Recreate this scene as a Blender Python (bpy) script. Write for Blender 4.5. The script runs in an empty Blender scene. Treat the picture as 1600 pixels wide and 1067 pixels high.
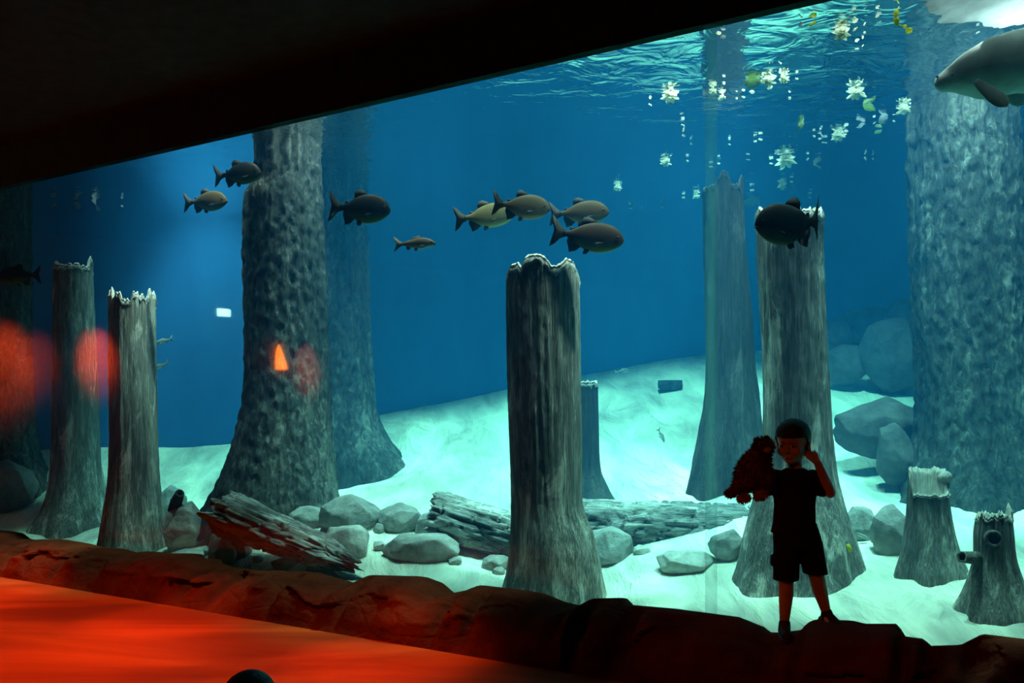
import bpy, bmesh, math, random
import numpy as np
from mathutils import Vector, Matrix, noise, Euler

SC = bpy.context.scene
COL = SC.collection
PI = math.pi
F = 1333.0            # focal length in pixels of the 1600x1067 frame
HZ = 644.0            # horizon row
EYE = 1.61            # eye height

# ------------------------------------------------------------------ camera, world, exposure
cam_data = bpy.data.cameras.new('camera')
cam = bpy.data.objects.new('camera', cam_data)
COL.objects.link(cam)
cam.location = (0, 0, EYE)
cam.rotation_euler = (PI / 2, 0, 0)
cam_data.sensor_width = 36.0
cam_data.lens = 36.0 * F / 1600.0
cam_data.shift_y = (HZ - 533.5) / 1600.0
cam_data.clip_end = 100
SC.camera = cam

world = bpy.data.worlds.new('world')
SC.world = world
world.use_nodes = True
world.node_tree.nodes['Background'].inputs[0].default_value = (0.0, 0.0, 0.0, 1)
world.node_tree.nodes['Background'].inputs[1].default_value = 0.0

SC.view_settings.view_transform = 'Standard'
SC.view_settings.look = 'None'
SC.view_settings.exposure = 0.12
SC.view_settings.gamma = 1.0
SC.view_settings.use_curve_mapping = False
SC.cycles.use_denoising = True
SC.cycles.max_bounces = 8
SC.cycles.diffuse_bounces = 3
SC.cycles.glossy_bounces = 3
SC.cycles.volume_bounces = 1
SC.cycles.transparent_max_bounces = 16
SC.cycles.caustics_reflective = False
SC.cycles.caustics_refractive = False

# ------------------------------------------------------------------ geometry of the place
NX, NY = 0.498, 0.867          # glass normal pointing into the tank
CG = 5.41                      # glass inner face: NX*x + NY*y = CG
CF = 5.33                      # glass room face
CB = 4.76                      # foot line of the rock ledge
WZ = 4.30                      # water surface height
TL, TR, TB = -9.2, 8.0, 11.85  # tank left, right, back


def yg(x, c=CG):
    return (c - NX * x) / NY


def P(px, py, D):
    return Vector(((px - 800.0) / F * D, D, EYE - (py - HZ) / F * D))


def plane_depth(px, c):
    return c / (NX * (px - 800.0) / F + NY)


def surf(px, py, dz=0.0):      # point on the water surface seen at a pixel
    D = (WZ - EYE) * F / (HZ - py)
    p = P(px, py, D)
    p.z = WZ - dz
    return p


# ------------------------------------------------------------------ lights
def spot(name, loc, target, power, color, size_deg, blend=0.6, radius=0.25):
    l = bpy.data.lights.new(name, 'SPOT')
    l.energy = power
    l.color = color
    l.spot_size = math.radians(size_deg)
    l.spot_blend = blend
    l.shadow_soft_size = radius
    o = bpy.data.objects.new(name, l)
    COL.objects.link(o)
    o.location = loc
    d = Vector(target) - Vector(loc)
    o.rotation_euler = d.to_track_quat('-Z', 'Y').to_euler()
    return o


def area(name, loc, rot, sx, sy, power, color):
    l = bpy.data.lights.new(name, 'AREA')
    l.shape = 'RECTANGLE'
    l.size = sx
    l.size_y = sy
    l.energy = power
    l.color = color
    o = bpy.data.objects.new(name, l)
    COL.objects.link(o)
    o.location = loc
    o.rotation_euler = rot
    return o


LAMP = (0.88, 1.0, 0.90)


def lamp(s, c, half, power, z=7.5, color=LAMP):
    """A lamp over the water, c metres along the window normal and s along the window, tilted so that its beam stays inside the tank."""
    n, d = Vector((NX, NY, 0)), Vector((NY, -NX, 0))
    p = n * c + d * s
    edge = math.degrees(math.atan((c - CG) / z))
    tilt = math.radians(max(0.0, half - edge))
    q = p + n * (z * math.tan(tilt))
    spot('tank_lamp', (p.x, p.y, z), (q.x, q.y, 0), power, color, 2 * half, 0.55, 0.2)


lamp(-0.9, 6.7, 28, 2300)
lamp(0.9, 6.5, 28, 2200)
lamp(-4.9, 8.2, 22, 1250)
lamp(-3.1, 9.2, 24, 1550)
lamp(-9.0, 6.6, 20, 1500)
lamp(-3.1, 5.72, 17, 1900)  # from here on, lamps added close to the glass to brighten trunk fronts
lamp(-5.5, 5.9, 20, 1900)
lamp(-7.6, 5.9, 17, 1300)
lamp(-1.4, 5.9, 18, 700)
lamp(-0.2, 5.85, 15, 900)  # added to brighten the floating flowers by the glass

def added_spot(s0, c0, s1, c1, z1, size, power, z0=7.5):
    """A lamp over the water aimed along the window at one trunk."""
    n, d = Vector((NX, NY, 0)), Vector((NY, -NX, 0))
    p, q = n * c0 + d * s0, n * c1 + d * s1
    spot('tank_lamp', (p.x, p.y, z0), (q.x, q.y, z1), power, (1.0, 1.0, 0.86), size, 0.6, 0.15)


added_spot(-0.4, 6.6, -3.17, 6.0, 1.9, 21, 2300)       # largest stump
added_spot(-5.3, 6.5, -7.97, 5.7, 1.9, 18, 3200)      # slim stump
added_spot(-4.2, 7.3, -6.6, 6.5, 2.6, 26, 1500)        # massive trunk
added_spot(-2.9, 6.5, -1.35, 6.7, 2.0, 18, 800)        # broad pale stump
added_spot(-0.2, 8.6, 0.25, 6.65, 4.0, 14, 5000)          # manatee
added_spot(-3.4, 6.6, -5.6, 6.2, 0.3, 24, 1300)        # tilted log and rocks
added_spot(2.4, 6.6, 0.3, 6.45, 0.6, 18, 900)          # low stumps
added_spot(-1.9, 7.3, -3.0, 7.5, 0.7, 24, 1300)        # horizontal log
added_spot(-5.3, 8.2, -6.7, 8.4, 1.2, 24, 1300)        # roots of the bluish trunk
area('tank_skylight', (0.5, 9.6, 7.9), (0, 0, 0), 12, 3, 50, (0.7, 0.95, 1.0))  # added soft fill over the water; no opening stands there
# red and orange lamps of the visitor hall, hung over the walkway and pointing down
RED = (1.0, 0.13, 0.004)
for hs, hc_, hp in ((-8.6, 2.6, 800), (-6.2, 2.6, 700), (-4.1, 2.6, 520)):
    hx, hy = NX * hc_ + NY * hs, NY * hc_ - NX * hs
    spot('hall_lamp', (hx, hy, 4.4), (hx + NX * 0.52, hy + NY * 0.52, 0), hp, RED, 52, 0.7, 0.10)
    # an added, unseen spot that reddens the ledge front from the left
    spot('hall_lamp', (hx - 0.8, hy + 0.3, 4.3), (hx + NX * 1.85 + 0.5, hy + NY * 1.85 - 0.3, 0.0), hp * 1.0, RED, 17, 0.8, 0.05)

# added dim spot, unseen, to redden the child's legs
spot('hall_lamp', (-0.6, 1.6, 3.2), (1.55, 4.8, 0.45), 65, RED, 30, 0.9, 0.06)

# ------------------------------------------------------------------ helpers


def tag(o, label=None, cat=None, group=None, kind=None):
    if label: o['label'] = label
    if cat: o['category'] = cat
    if group: o['group'] = group
    if kind: o['kind'] = kind
    return o


def link_mesh(name, verts, faces, mat=None, parent=None, smooth=True, loc=None):
    me = bpy.data.meshes.new(name)
    me.from_pydata([tuple(v) for v in verts], [], faces)
    me.update()
    bm = bmesh.new()
    bm.from_mesh(me)
    bmesh.ops.recalc_face_normals(bm, faces=bm.faces)
    bm.to_mesh(me)
    bm.free()
    if smooth:
        for p in me.polygons: p.use_smooth = True
    if mat: me.materials.append(mat)
    o = bpy.data.objects.new(name, me)
    COL.objects.link(o)
    if loc is not None: o.location = loc
    if parent is not None: o.parent = parent
    return o


def link_bm(name, bm, mat=None, parent=None, smooth=True, loc=None):
    me = bpy.data.meshes.new(name)
    bmesh.ops.recalc_face_normals(bm, faces=bm.faces)
    bm.to_mesh(me)
    bm.free()
    if smooth:
        for p in me.polygons: p.use_smooth = True
    if mat: me.materials.append(mat)
    o = bpy.data.objects.new(name, me)
    COL.objects.link(o)
    if loc is not None: o.location = loc
    if parent is not None: o.parent = parent
    return o


def empty(name, loc, rz=0.0):
    o = bpy.data.objects.new(name, None)
    COL.objects.link(o)
    o.location = loc
    o.rotation_euler = (0, 0, rz)
    return o


def nz(x, y, z, s=1.0):
    return noise.noise(Vector((x * s, y * s, z * s)))


def fbm(v, octv=4):
    a, s, r = 1.0, 1.0, 0.0
    for i in range(octv):
        r += a * noise.noise(Vector(v) * s)
        a *= 0.5
        s *= 2.03
    return r


def lerp_table(tab, x):
    if x <= tab[0][0]: return tab[0][1:]
    for a, b in zip(tab, tab[1:]):
        if x <= b[0]:
            t = (x - a[0]) / max(1e-9, b[0] - a[0])
            return tuple(u + (w - u) * t for u, w in zip(a[1:], b[1:]))
    return tab[-1][1:]


def smooth_table(tab, x):
    """Catmull-Rom through the rows of a table."""
    n = len(tab)
    if x <= tab[0][0]: return tab[0][1:]
    if x >= tab[-1][0]: return tab[-1][1:]
    for i in range(n - 1):
        if x <= tab[i + 1][0]:
            a, b = tab[i], tab[i + 1]
            h = b[0] - a[0]
            t = (x - a[0]) / h
            out = []
            for k in range(1, len(a)):
                m0 = (b[k] - tab[i - 1][k]) / (b[0] - tab[i - 1][0]) * h if i > 0 else b[k] - a[k]
                m1 = (tab[i + 2][k] - a[k]) / (tab[i + 2][0] - a[0]) * h if i + 2 < n else b[k] - a[k]
                h00 = 2*t**3 - 3*t**2 + 1; h10 = t**3 - 2*t**2 + t
                h01 = -2*t**3 + 3*t**2; h11 = t**3 - t**2
                out.append(h00*a[k] + h10*m0 + h01*b[k] + h11*m1)
            return tuple(out)


# ------------------------------------------------------------------ materials
class NT:
    def __init__(s, name):
        s.m = bpy.data.materials.new(name)
        s.m.use_nodes = True
        s.t = s.m.node_tree
        s.t.nodes.clear()
        s.out = s.n('ShaderNodeOutputMaterial')

    def n(s, typ, **kw):
        nd = s.t.nodes.new(typ)
        for k, v in kw.items():
            if k in nd.inputs: nd.inputs[k].default_value = v
            else: setattr(nd, k, v)
        return nd

    def l(s, a, b): s.t.links.new(a, b)

    def ramp(s, fac, stops):
        r = s.n('ShaderNodeValToRGB')
        e = r.color_ramp.elements
        while len(e) < len(stops): e.new(0.5)
        for el, (p, c) in zip(e, stops):
            el.position = p
            el.color = tuple(c) + (1,)
        s.l(fac, r.inputs['Fac'])
        return r.outputs['Color']

    def coord(s, scale=(1, 1, 1), kind='Object', rot=(0, 0, 0)):
        tc = s.n('ShaderNodeTexCoord')
        mp = s.n('ShaderNodeMapping')
        mp.inputs['Scale'].default_value = scale
        mp.inputs['Rotation'].default_value = rot
        s.l(tc.outputs[kind], mp.inputs['Vector'])
        return mp.outputs['Vector']

    def noise(s, vec, scale, detail=4, rough=0.55, dist=0.0):
        n = s.n('ShaderNodeTexNoise')
        n.inputs['Scale'].default_value = scale
        n.inputs['Detail'].default_value = detail
        n.inputs['Roughness'].default_value = rough
        n.inputs['Distortion'].default_value = dist
        s.l(vec, n.inputs['Vector'])
        return n.outputs['Fac']

    def voro(s, vec, scale, feature='F1'):
        n = s.n('ShaderNodeTexVoronoi')
        n.feature = feature
        n.inputs['Scale'].default_value = scale
        s.l(vec, n.inputs['Vector'])
        return n.outputs['Distance']

    def math(s, op, a, b=0.0):
        n = s.n('ShaderNodeMath', operation=op)
        for i, v in enumerate((a, b)):
            if isinstance(v, (int, float)): n.inputs[i].default_value = v
            else: s.l(v, n.inputs[i])
        return n.outputs[0]

    def bump(s, h, strength=0.5, dist=0.02):
        b = s.n('ShaderNodeBump')
        b.inputs['Strength'].default_value = strength
        b.inputs['Distance'].default_value = dist
        s.l(h, b.inputs['Height'])
        return b.outputs['Normal']

    def principled(s, color, rough=0.8, normal=None, spec=0.2, **kw):
        p = s.n('ShaderNodeBsdfPrincipled')
        if isinstance(color, tuple): p.inputs['Base Color'].default_value = color + (1,)
        else: s.l(color, p.inputs['Base Color'])
        p.inputs['Roughness'].default_value = rough
        p.inputs['Specular IOR Level'].default_value = spec
        if normal is not None: s.l(normal, p.inputs['Normal'])
        for k, v in kw.items(): p.inputs[k].default_value = v
        s.l(p.outputs[0], s.out.inputs['Surface'])
        return p


def plain(name, color, rough=0.7, spec=0.2, var=0.25, scale=8, bump=0.15):
    t = NT(name)
    v = t.coord()
    f = t.noise(v, scale, 4)
    c0 = tuple(max(0, c * (1 - var)) for c in color)
    c1 = tuple(min(1, c * (1 + var)) for c in color)
    col = t.ramp(f, [(0.3, c0), (0.7, c1)])
    t.principled(col, rough, t.bump(f, bump, 0.01), spec)
    return t.m


def wood_mat(name, dark, mid, light, stretch=0.07, scale=14, bump=0.7, blotch=0.5):
    t = NT(name)
    big = t.noise(t.coord((1, 1, 0.28)), 3.4, 4, 0.6, 0.3)
    fine = t.noise(t.coord((1, 1, stretch * 1.8)), scale * 1.9, 7, 0.75, 0.4)
    lines = t.noise(t.coord((1, 1, 0.035)), scale * 6.5, 3, 0.7)
    pale = t.noise(t.coord((1, 1, 0.22)), 6.5, 6, 0.7, 0.6)
    mix = t.math('ADD', t.math('MULTIPLY', big, 0.40), t.math('ADD', t.math('MULTIPLY', fine, 0.38), t.math('MULTIPLY', lines, 0.34)))
    patch = t.math('MULTIPLY', t.math('MAXIMUM', t.math('SUBTRACT', pale, 0.54), 0.0), blotch * 3.0)
    col = t.ramp(t.math('ADD', mix, patch), [(0.43, dark), (0.57, mid), (0.76, light)])
    h = t.math('ADD', fine, t.math('MULTIPLY', lines, 0.7))
    t.principled(col, 0.9, t.bump(h, bump, 0.03), 0.1)
    return t.m


def bark_mat(name, dark, mid, light):
    t = NT(name)
    a = t.noise(t.coord((1, 1, 0.38)), 15, 7, 0.75, 0.9)
    b = t.voro(t.coord((1, 1, 0.4)), 21)
    c = t.noise(t.coord((1, 1, 0.25)), 2.2, 3)
    f = t.math('ADD', t.math('MULTIPLY', a, 0.66), t.math('MULTIPLY', c, 0.42))
    col = t.ramp(f, [(0.42, dark), (0.56, mid), (0.70, light)])
    h = t.math('ADD', a, t.math('MULTIPLY', b, 0.5))
    t.principled(col, 0.95, t.bump(h, 1.0, 0.05), 0.08)
    return t.m


def rock_mat(name, dark, light, scale=4):
    t = NT(name)
    v = t.coord(kind='Object')
    a = t.noise(v, scale, 6, 0.65)
    b = t.noise(v, scale * 6, 5, 0.7)
    col = t.ramp(t.math('ADD', t.math('MULTIPLY', a, 0.7), t.math('MULTIPLY', b, 0.3)), [(0.32, dark), (0.68, light)])
    t.principled(col, 0.92, t.bump(b, 0.5, 0.03), 0.12)
    return t.m


M = {}
M['weathered'] = wood_mat('weathered_wood', (0.05, 0.052, 0.045), (0.20, 0.20, 0.175), (0.72, 0.69, 0.58))
M['weathered_dark'] = wood_mat('weathered_dark_wood', (0.02, 0.023, 0.02), (0.05, 0.055, 0.05), (0.13, 0.125, 0.11))  # darker copy of the weathered wood; holds the shade on the two-pronged stump
M['broken'] = wood_mat('broken_wood', (0.25, 0.24, 0.20), (0.55, 0.53, 0.46), (0.85, 0.82, 0.72), 0.2, 18)
M['bark'] = bark_mat('rough_bark', (0.022, 0.027, 0.025), (0.075, 0.085, 0.075), (0.28, 0.28, 0.24))
M['log'] = wood_mat('log_wood', (0.03, 0.035, 0.035), (0.30, 0.31, 0.29), (0.80, 0.79, 0.72), 0.16, 12, 1.0)
M['rock'] = rock_mat('grey_rock', (0.13, 0.14, 0.135), (0.42, 0.41, 0.37))
M['rock_pale'] = rock_mat('pale_rock', (0.22, 0.22, 0.20), (0.58, 0.56, 0.50))
M['rock_deep'] = rock_mat('dark_rock', (0.03, 0.035, 0.035), (0.13, 0.13, 0.12), 2.5)  # dark stone; on the back-right boulders the shade is put into this colour
M['hollow'] = plain('hollow_dark', (0.03, 0.03, 0.03), 0.95)


def sand_mat():
    t = NT('tank_sand')
    v = t.coord((1, 1, 1), rot=(0, 0, 0.6))
    a = t.noise(t.coord((0.9, 0.28, 1), rot=(0, 0, 0.65)), 3.2, 5, 0.6, 0.6)
    b = t.noise(v, 60, 3, 0.6)
    c = t.noise(t.coord((0.7, 0.35, 1), rot=(0, 0, 0.5)), 1.6, 4, 0.6, 0.8)
    m = t.math('ADD', t.math('MULTIPLY', a, 0.55), t.math('MULTIPLY', c, 0.45))
    col = t.ramp(m, [(0.36, (0.40, 0.40, 0.34)), (0.50, (0.70, 0.70, 0.56)), (0.62, (0.95, 0.93, 0.70))])
    h = t.math('ADD', t.math('MULTIPLY', a, 1.0), t.math('MULTIPLY', b, 0.05))
    t.principled(col, 1.0, t.bump(h, 0.9, 0.16), 0.0)
    return t.m


def wall_blue_mat():
    t = NT('tank_wall_paint')
    v = t.coord((1, 1, 1))
    a = t.noise(t.coord((1, 1, 0.25)), 1.2, 4, 0.6)
    col = t.ramp(a, [(0.3, (0.026, 0.15, 0.40)), (0.7, (0.040, 0.20, 0.48))])
    t.principled(col, 0.8, t.bump(a, 0.1, 0.02), 0.1)
    return t.m


def water_volume_mat():
    t = NT('water_volume')
    s = t.n('ShaderNodeVolumeScatter')
    s.inputs['Color'].default_value = (0.03, 0.42, 1.0, 1)
    s.inputs['Density'].default_value = 0.042
    s.inputs['Anisotropy'].default_value = 0.2
    a = t.n('ShaderNodeVolumeAbsorption')
    a.inputs['Color'].default_value = (0.0, 0.87, 0.92, 1)
    a.inputs['Density'].default_value = 0.20
    add = t.n('ShaderNodeAddShader')
    t.l(s.outputs[0], add.inputs[0])
    t.l(a.outputs[0], add.inputs[1])
    t.l(add.outputs[0], t.out.inputs['Volume'])
    return t.m


def water_surface_mat():
    t = NT('water_surface')
    a = t.noise(t.coord((1.0, 1.5, 1), rot=(0, 0, -0.5)), 2.6, 3, 0.55, 0.8)
    b = t.noise(t.coord((1, 1, 1)), 0.9, 2)
    h = t.math('ADD', a, t.math('MULTIPLY', b, 1.2))
    nrm = t.bump(h, 0.13, 0.12)
    fr = t.n('ShaderNodeFresnel')
    fr.inputs['IOR'].default_value = 1.333
    t.l(nrm, fr.inputs['Normal'])
    tr = t.n('ShaderNodeBsdfTransparent')
    gl = t.n('ShaderNodeBsdfGlossy')
    gl.inputs['Roughness'].default_value = 0.06
    gl.inputs['Color'].default_value = (1, 1, 1, 1)
    t.l(nrm, gl.inputs['Normal'])
    mx = t.n('ShaderNodeMixShader')
    t.l(fr.outputs[0], mx.inputs[0])
    t.l(tr.outputs[0], mx.inputs[1])
    t.l(gl.outputs[0], mx.inputs[2])
    t.l(mx.outputs[0], t.out.inputs['Surface'])
    return t.m


def acrylic_mat():
    t = NT('acrylic_room_face')
    fr = t.n('ShaderNodeFresnel')
    fr.inputs['IOR'].default_value = 1.4
    tr = t.n('ShaderNodeBsdfTransparent')
    tr.inputs[0].default_value = (0.80, 0.98, 1.0, 1)
    gl = t.n('ShaderNodeBsdfGlossy')
    gl.inputs['Roughness'].default_value = 0.03
    mx = t.n('ShaderNodeMixShader')
    t.l(fr.outputs[0], mx.inputs[0])
    t.l(tr.outputs[0], mx.inputs[1])
    t.l(gl.outputs[0], mx.inputs[2])
    t.l(mx.outputs[0], t.out.inputs['Surface'])
    return t.m


def clear_mat(name='acrylic_clear', tint=(1, 1, 1)):
    t = NT(name)
    tr = t.n('ShaderNodeBsdfTransparent')
    tr.inputs[0].default_value = tint + (1,)
    t.l(tr.outputs[0], t.out.inputs['Surface'])
    return t.m


def seam_mat():
    t = NT('panel_seam')
    tr = t.n('ShaderNodeBsdfTransparent')
    df = t.n('ShaderNodeBsdfTranslucent')
    df.inputs[0].default_value = (0.45, 0.8, 0.7, 1)
    mx = t.n('ShaderNodeMixShader')
    mx.inputs[0].default_value = 0.16
    t.l(tr.outputs[0], mx.inputs[1])
    t.l(df.outputs[0], mx.inputs[2])
    t.l(mx.outputs[0], t.out.inputs['Surface'])
    return t.m


def petal_mat(name, color, tr_w=0.75):
    t = NT(name)
    f = t.noise(t.coord(), 20, 3)
    col = t.ramp(f, [(0.3, tuple(c * 0.85 for c in color)), (0.7, color)])
    d = t.n('ShaderNodeBsdfDiffuse')
    tl = t.n('ShaderNodeBsdfTranslucent')
    t.l(col, d.inputs[0]); t.l(col, tl.inputs[0])
    mx = t.n('ShaderNodeMixShader')
    mx.inputs[0].default_value = tr_w
    t.l(d.outputs[0], mx.inputs[1]); t.l(tl.outputs[0], mx.inputs[2])
    t.l(mx.outputs[0], t.out.inputs['Surface'])
    return t.m


def emit_mat(name, color, strength):
    t = NT(name)
    e = t.n('ShaderNodeEmission')
    e.inputs[0].default_value = color + (1,)
    e.inputs[1].default_value = strength
    t.l(e.outputs[0], t.out.inputs['Surface'])
    return t.m


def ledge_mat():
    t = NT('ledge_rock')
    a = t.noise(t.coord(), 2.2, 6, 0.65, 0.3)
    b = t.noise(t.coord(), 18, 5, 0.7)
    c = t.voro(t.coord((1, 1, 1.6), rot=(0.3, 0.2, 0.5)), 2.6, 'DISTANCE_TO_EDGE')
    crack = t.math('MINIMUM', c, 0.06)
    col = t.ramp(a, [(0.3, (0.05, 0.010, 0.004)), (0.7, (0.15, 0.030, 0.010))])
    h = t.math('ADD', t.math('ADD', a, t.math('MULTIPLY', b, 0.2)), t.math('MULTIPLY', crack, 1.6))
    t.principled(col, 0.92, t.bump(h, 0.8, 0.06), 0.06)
    return t.m


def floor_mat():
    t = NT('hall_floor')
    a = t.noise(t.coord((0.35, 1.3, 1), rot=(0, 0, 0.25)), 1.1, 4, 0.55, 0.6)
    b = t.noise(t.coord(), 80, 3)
    col = t.ramp(a, [(0.34, (0.24, 0.045, 0.006)), (0.50, (0.42, 0.095, 0.014)), (0.66, (0.62, 0.17, 0.02))])  # streaks of uneven lamp light painted into the floor colour
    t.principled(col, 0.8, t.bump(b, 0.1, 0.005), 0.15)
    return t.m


M['sand'] = sand_mat()
M['ledge'] = ledge_mat()
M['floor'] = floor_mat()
M['black_wall'] = plain('hall_black_paint', (0.018, 0.019, 0.019), 0.9, 0.05)
M['lintel'] = plain('lintel_paint', (0.012, 0.03, 0.03), 0.8, 0.1)
M['hall_wall'] = rock_mat('hall_rockwork', (0.20, 0.14, 0.11), (0.60, 0.45, 0.36), 1.5)

# ------------------------------------------------------------------ the setting


def box_quad(name, pts, mat, kind='structure'):
    o = link_mesh(name, pts, [tuple(range(len(pts)))], mat, smooth=False)
    tag(o, kind=kind)
    return o


def prism(name, foot, z0, z1, mat, kind='structure', parent=None):
    n = len(foot)
    v = [(x, y, z0) for x, y in foot] + [(x, y, z1) for x, y in foot]
    f = [tuple(range(n))[::-1], tuple(range(n, 2 * n))] + [(i, (i + 1) % n, n + (i + 1) % n, n + i) for i in range(n)]
    o = link_mesh(name, v, f, mat, parent, smooth=False)
    if kind: tag(o, kind=kind)
    return o


RL, RR, RB = -10.5, 7.5, -5.0    # hall left, right, rear
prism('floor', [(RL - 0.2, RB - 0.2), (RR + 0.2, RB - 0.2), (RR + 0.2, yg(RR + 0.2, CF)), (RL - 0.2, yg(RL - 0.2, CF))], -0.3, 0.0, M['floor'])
prism('ceiling', [(RL - 0.2, RB - 0.2), (RR + 0.2, RB - 0.2), (RR + 0.2, yg(RR + 0.2, CF)), (RL - 0.2, yg(RL - 0.2, CF))], 4.52, 4.72, M['black_wall'])
prism('wall_left', [(RL - 0.2, RB), (RL, RB), (RL, yg(RL, CF)), (RL - 0.2, yg(RL, CF))], 0, 4.52, M['hall_wall'])
prism('wall_right', [(RR, RB), (RR + 0.2, RB), (RR + 0.2, yg(RR + .2, CF)), (RR, yg(RR, CF))], 0, 4.52, M['black_wall'])
prism('wall_rear', [(RL, RB - 0.2), (RR, RB - 0.2), (RR, RB), (RL, RB)], 0, 4.52, M['black_wall'])
# lintel over the window, and the wall left of the window
prism('wall_front', [(RL, yg(RL, CF)), (RR, yg(RR, CF)), (RR, yg(RR, CG)), (RL, yg(RL, CG))], 4.085, 4.52, M['lintel'])
prism('wall_front_end', [(RL, yg(RL, CF)), (TL, yg(TL, CF)), (TL, yg(TL, CG + 0.2)), (RL, yg(RL, CG + 0.2))], 0, 4.085, M['black_wall'])
# the window
pane = prism('window_1', [(TL, yg(TL, CF)), (RR, yg(RR, CF)), (RR, yg(RR, CG)), (TL, yg(TL, CG))], -0.05, 4.085, None)
pane.data.materials.append(acrylic_mat())
pane.data.materials.append(clear_mat())
for p in pane.data.polygons:
    p.material_index = 0 if (p.normal.x * NX + p.normal.y * NY) < -0.9 else 1
u_seam = (1114 - 800) / F
Ds = CG / (NX * u_seam + NY)
sx, sy = u_seam * Ds, Ds
dx, dy = NY, -NX
hw = 0.030
prism('trim_1', [(sx - dx * hw + NX * a, sy - dy * hw + NY * a) if s < 0 else (sx + dx * hw + NX * a, sy + dy * hw + NY * a)
                 for s, a in ((-1, -0.07), (1, -0.07), (1, -0.01), (-1, -0.01))], 0.0, 4.08, seam_mat())
# tank walls
WB = wall_blue_mat()
prism('wall_tank_back', [(TL - 0.2, TB), (TR + 0.2, TB), (TR + 0.2, TB + 0.2), (TL - 0.2, TB + 0.2)], -0.5, 5.6, WB)
prism('wall_tank_left', [(TL - 0.2, yg(TL, CG + 0.25)), (TL, yg(TL, CG + 0.25)), (TL, TB), (TL - 0.2, TB)], -0.5, 5.6, WB)
prism('wall_tank_right', [(TR, yg(TR, CG)), (TR + 0.2, yg(TR, CG)), (TR + 0.2, TB), (TR, TB)], -0.5, 5.6, WB)
# water
foot = [(TL + .01, yg(TL + .01, CG + .01)), (TR - .01, yg(TR - .01, CG + .01)), (TR - .01, TB - .01), (TL + .01, TB - .01)]
wv = prism('tank_water', foot, -0.45, WZ - 0.005, water_volume_mat(), None)
tag(wv, 'clear blue water filling the whole tank behind the window', 'water', kind='stuff')
ws = link_mesh('water_surface', [(x, y, WZ) for x, y in foot], [(0, 1, 2, 3)], water_surface_mat(), smooth=False)
if ws.data.polygons[0].normal.z < 0: ws.data.flip_normals()
tag(ws, 'rippled underside of the water surface at the top of the tank', 'water surface', kind='stuff')

# ------------------------------------------------------------------ sand bed
ctrl = [(205, 868, 9.0), (120, 810, 10.3), (430, 795, 9.0), (575, 742, 10.8), (860, 945, 6.9), (925, 788, 8.9), (1138, 742, 8.5),
        (1245, 890, 6.7), (1512, 757, 8.0), (1452, 890, 6.3), (1555, 950, 5.7), (548, 835, 8.1), (520, 892, 7.6),
        (300, 707, 11.7), (600, 657, 11.7), (790, 618, 11.7), (1000, 577, 11.7), (1100, 560, 11.7), (1430, 590, 10.8), (1620, 605, 11.2),
        (20, 742, 11.3), (-150, 765, 11.6), (680, 730, 10.0), (1390, 757, 8.3)]
pts = [P(*c) for c in ctrl]
for px in (-150, 0, 160, 350, 550, 750, 950, 1150, 1350, 1550, 1800):
    D = plane_depth(px, CG + 0.03)
    pts.append(Vector(((px - 800) / F * D, D, 0.06)))
A = np.array([(p.x, p.y) for p in pts])
zz = np.array([p.z for p in pts])


def tps_k(r2):
    return np.where(r2 > 1e-12, 0.5 * r2 * np.log(np.maximum(r2, 1e-12)), 0.0)


n_ = len(A)
K = tps_k(((A[:, None, :] - A[None, :, :]) ** 2).sum(-1)) + 0.02 * np.eye(n_)
Pm = np.hstack([np.ones((n_, 1)), A])
S = np.vstack([np.hstack([K, Pm]), np.hstack([Pm.T, np.zeros((3, 3))])])
sol = np.linalg.solve(S, np.concatenate([zz, np.zeros(3)]))


def ground(x, y):
    r2 = ((A - np.array((x, y))) ** 2).sum(-1)
    return float(tps_k(r2) @ sol[:n_] + sol[n_] + sol[n_ + 1] * x + sol[n_ + 2] * y)


def ground_hit(px, py, cmin=CG + 0.12):
    D = plane_depth(px, cmin)
    while D < 11.7:
        p = P(px, py, D)
        if p.z <= ground(p.x, p.y): return p
        D += 0.04
    return P(px, py, 11.6)


def make_sand():
    nx_, ny_ = 230, 120
    v = []
    for i in range(nx_ + 1):
        x = TL + 0.02 + (TR - TL - 0.04) * i / nx_
        y0 = yg(x) + 0.006
        for j in range(ny_ + 1):
            t = j / ny_
            y = y0 + (TB - 0.012 - y0) * t
            z = ground(x, y)
            z += 0.018 * nz(x * 0.6 + y * 1.3, y * 1.1 - x * 1.0, 0.3, 1.7) + 0.010 * nz(x, y, 5.0, 6)
            v.append((x, y, z))
    f = []
    for i in range(nx_):
        for j in range(ny_):
            a = i * (ny_ + 1) + j
            f.append((a, a + ny_ + 1, a + ny_ + 2, a + 1))
    o = link_mesh('sand_bed', v, f, M['sand'])
    tag(o, 'pale rippled sand bed sloping up towards the back of the tank', 'sand', kind='stuff')


make_sand()

# ------------------------------------------------------------------ rock ledge in front of the window
CREST = [(-200, 815), (0, 829), (15, 832), (27, 842), (50, 845), (57, 843), (82, 842), (120, 849), (142, 855), (172, 857), (190, 862), (201, 867), (217, 862),
         (232, 862), (250, 865), (295, 865), (300, 872), (325, 874), (327, 880), (345, 887), (397, 893), (425, 892), (437, 897), (450, 892),
         (480, 895), (512, 905), (547, 915), (565, 904), (575, 899), (610, 900), (650, 901), (675, 911), (692, 927), (700, 928), (738, 920), (745, 915),
         (805, 922), (835, 927), (870, 942), (905, 950), (910, 943), (922, 936), (967, 935), (977, 946), (1047, 952), (1145, 965), (1185, 982),
         (1195, 991), (1210, 991), (1250, 986), (1260, 974), (1272, 969), (1330, 971), (1350, 976), (1400, 976), (1410, 996), (1440, 1000),
         (1452, 1012), (1500, 1010), (1535, 992), (1600, 1000), (1700, 1010), (1900, 1030)]
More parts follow.
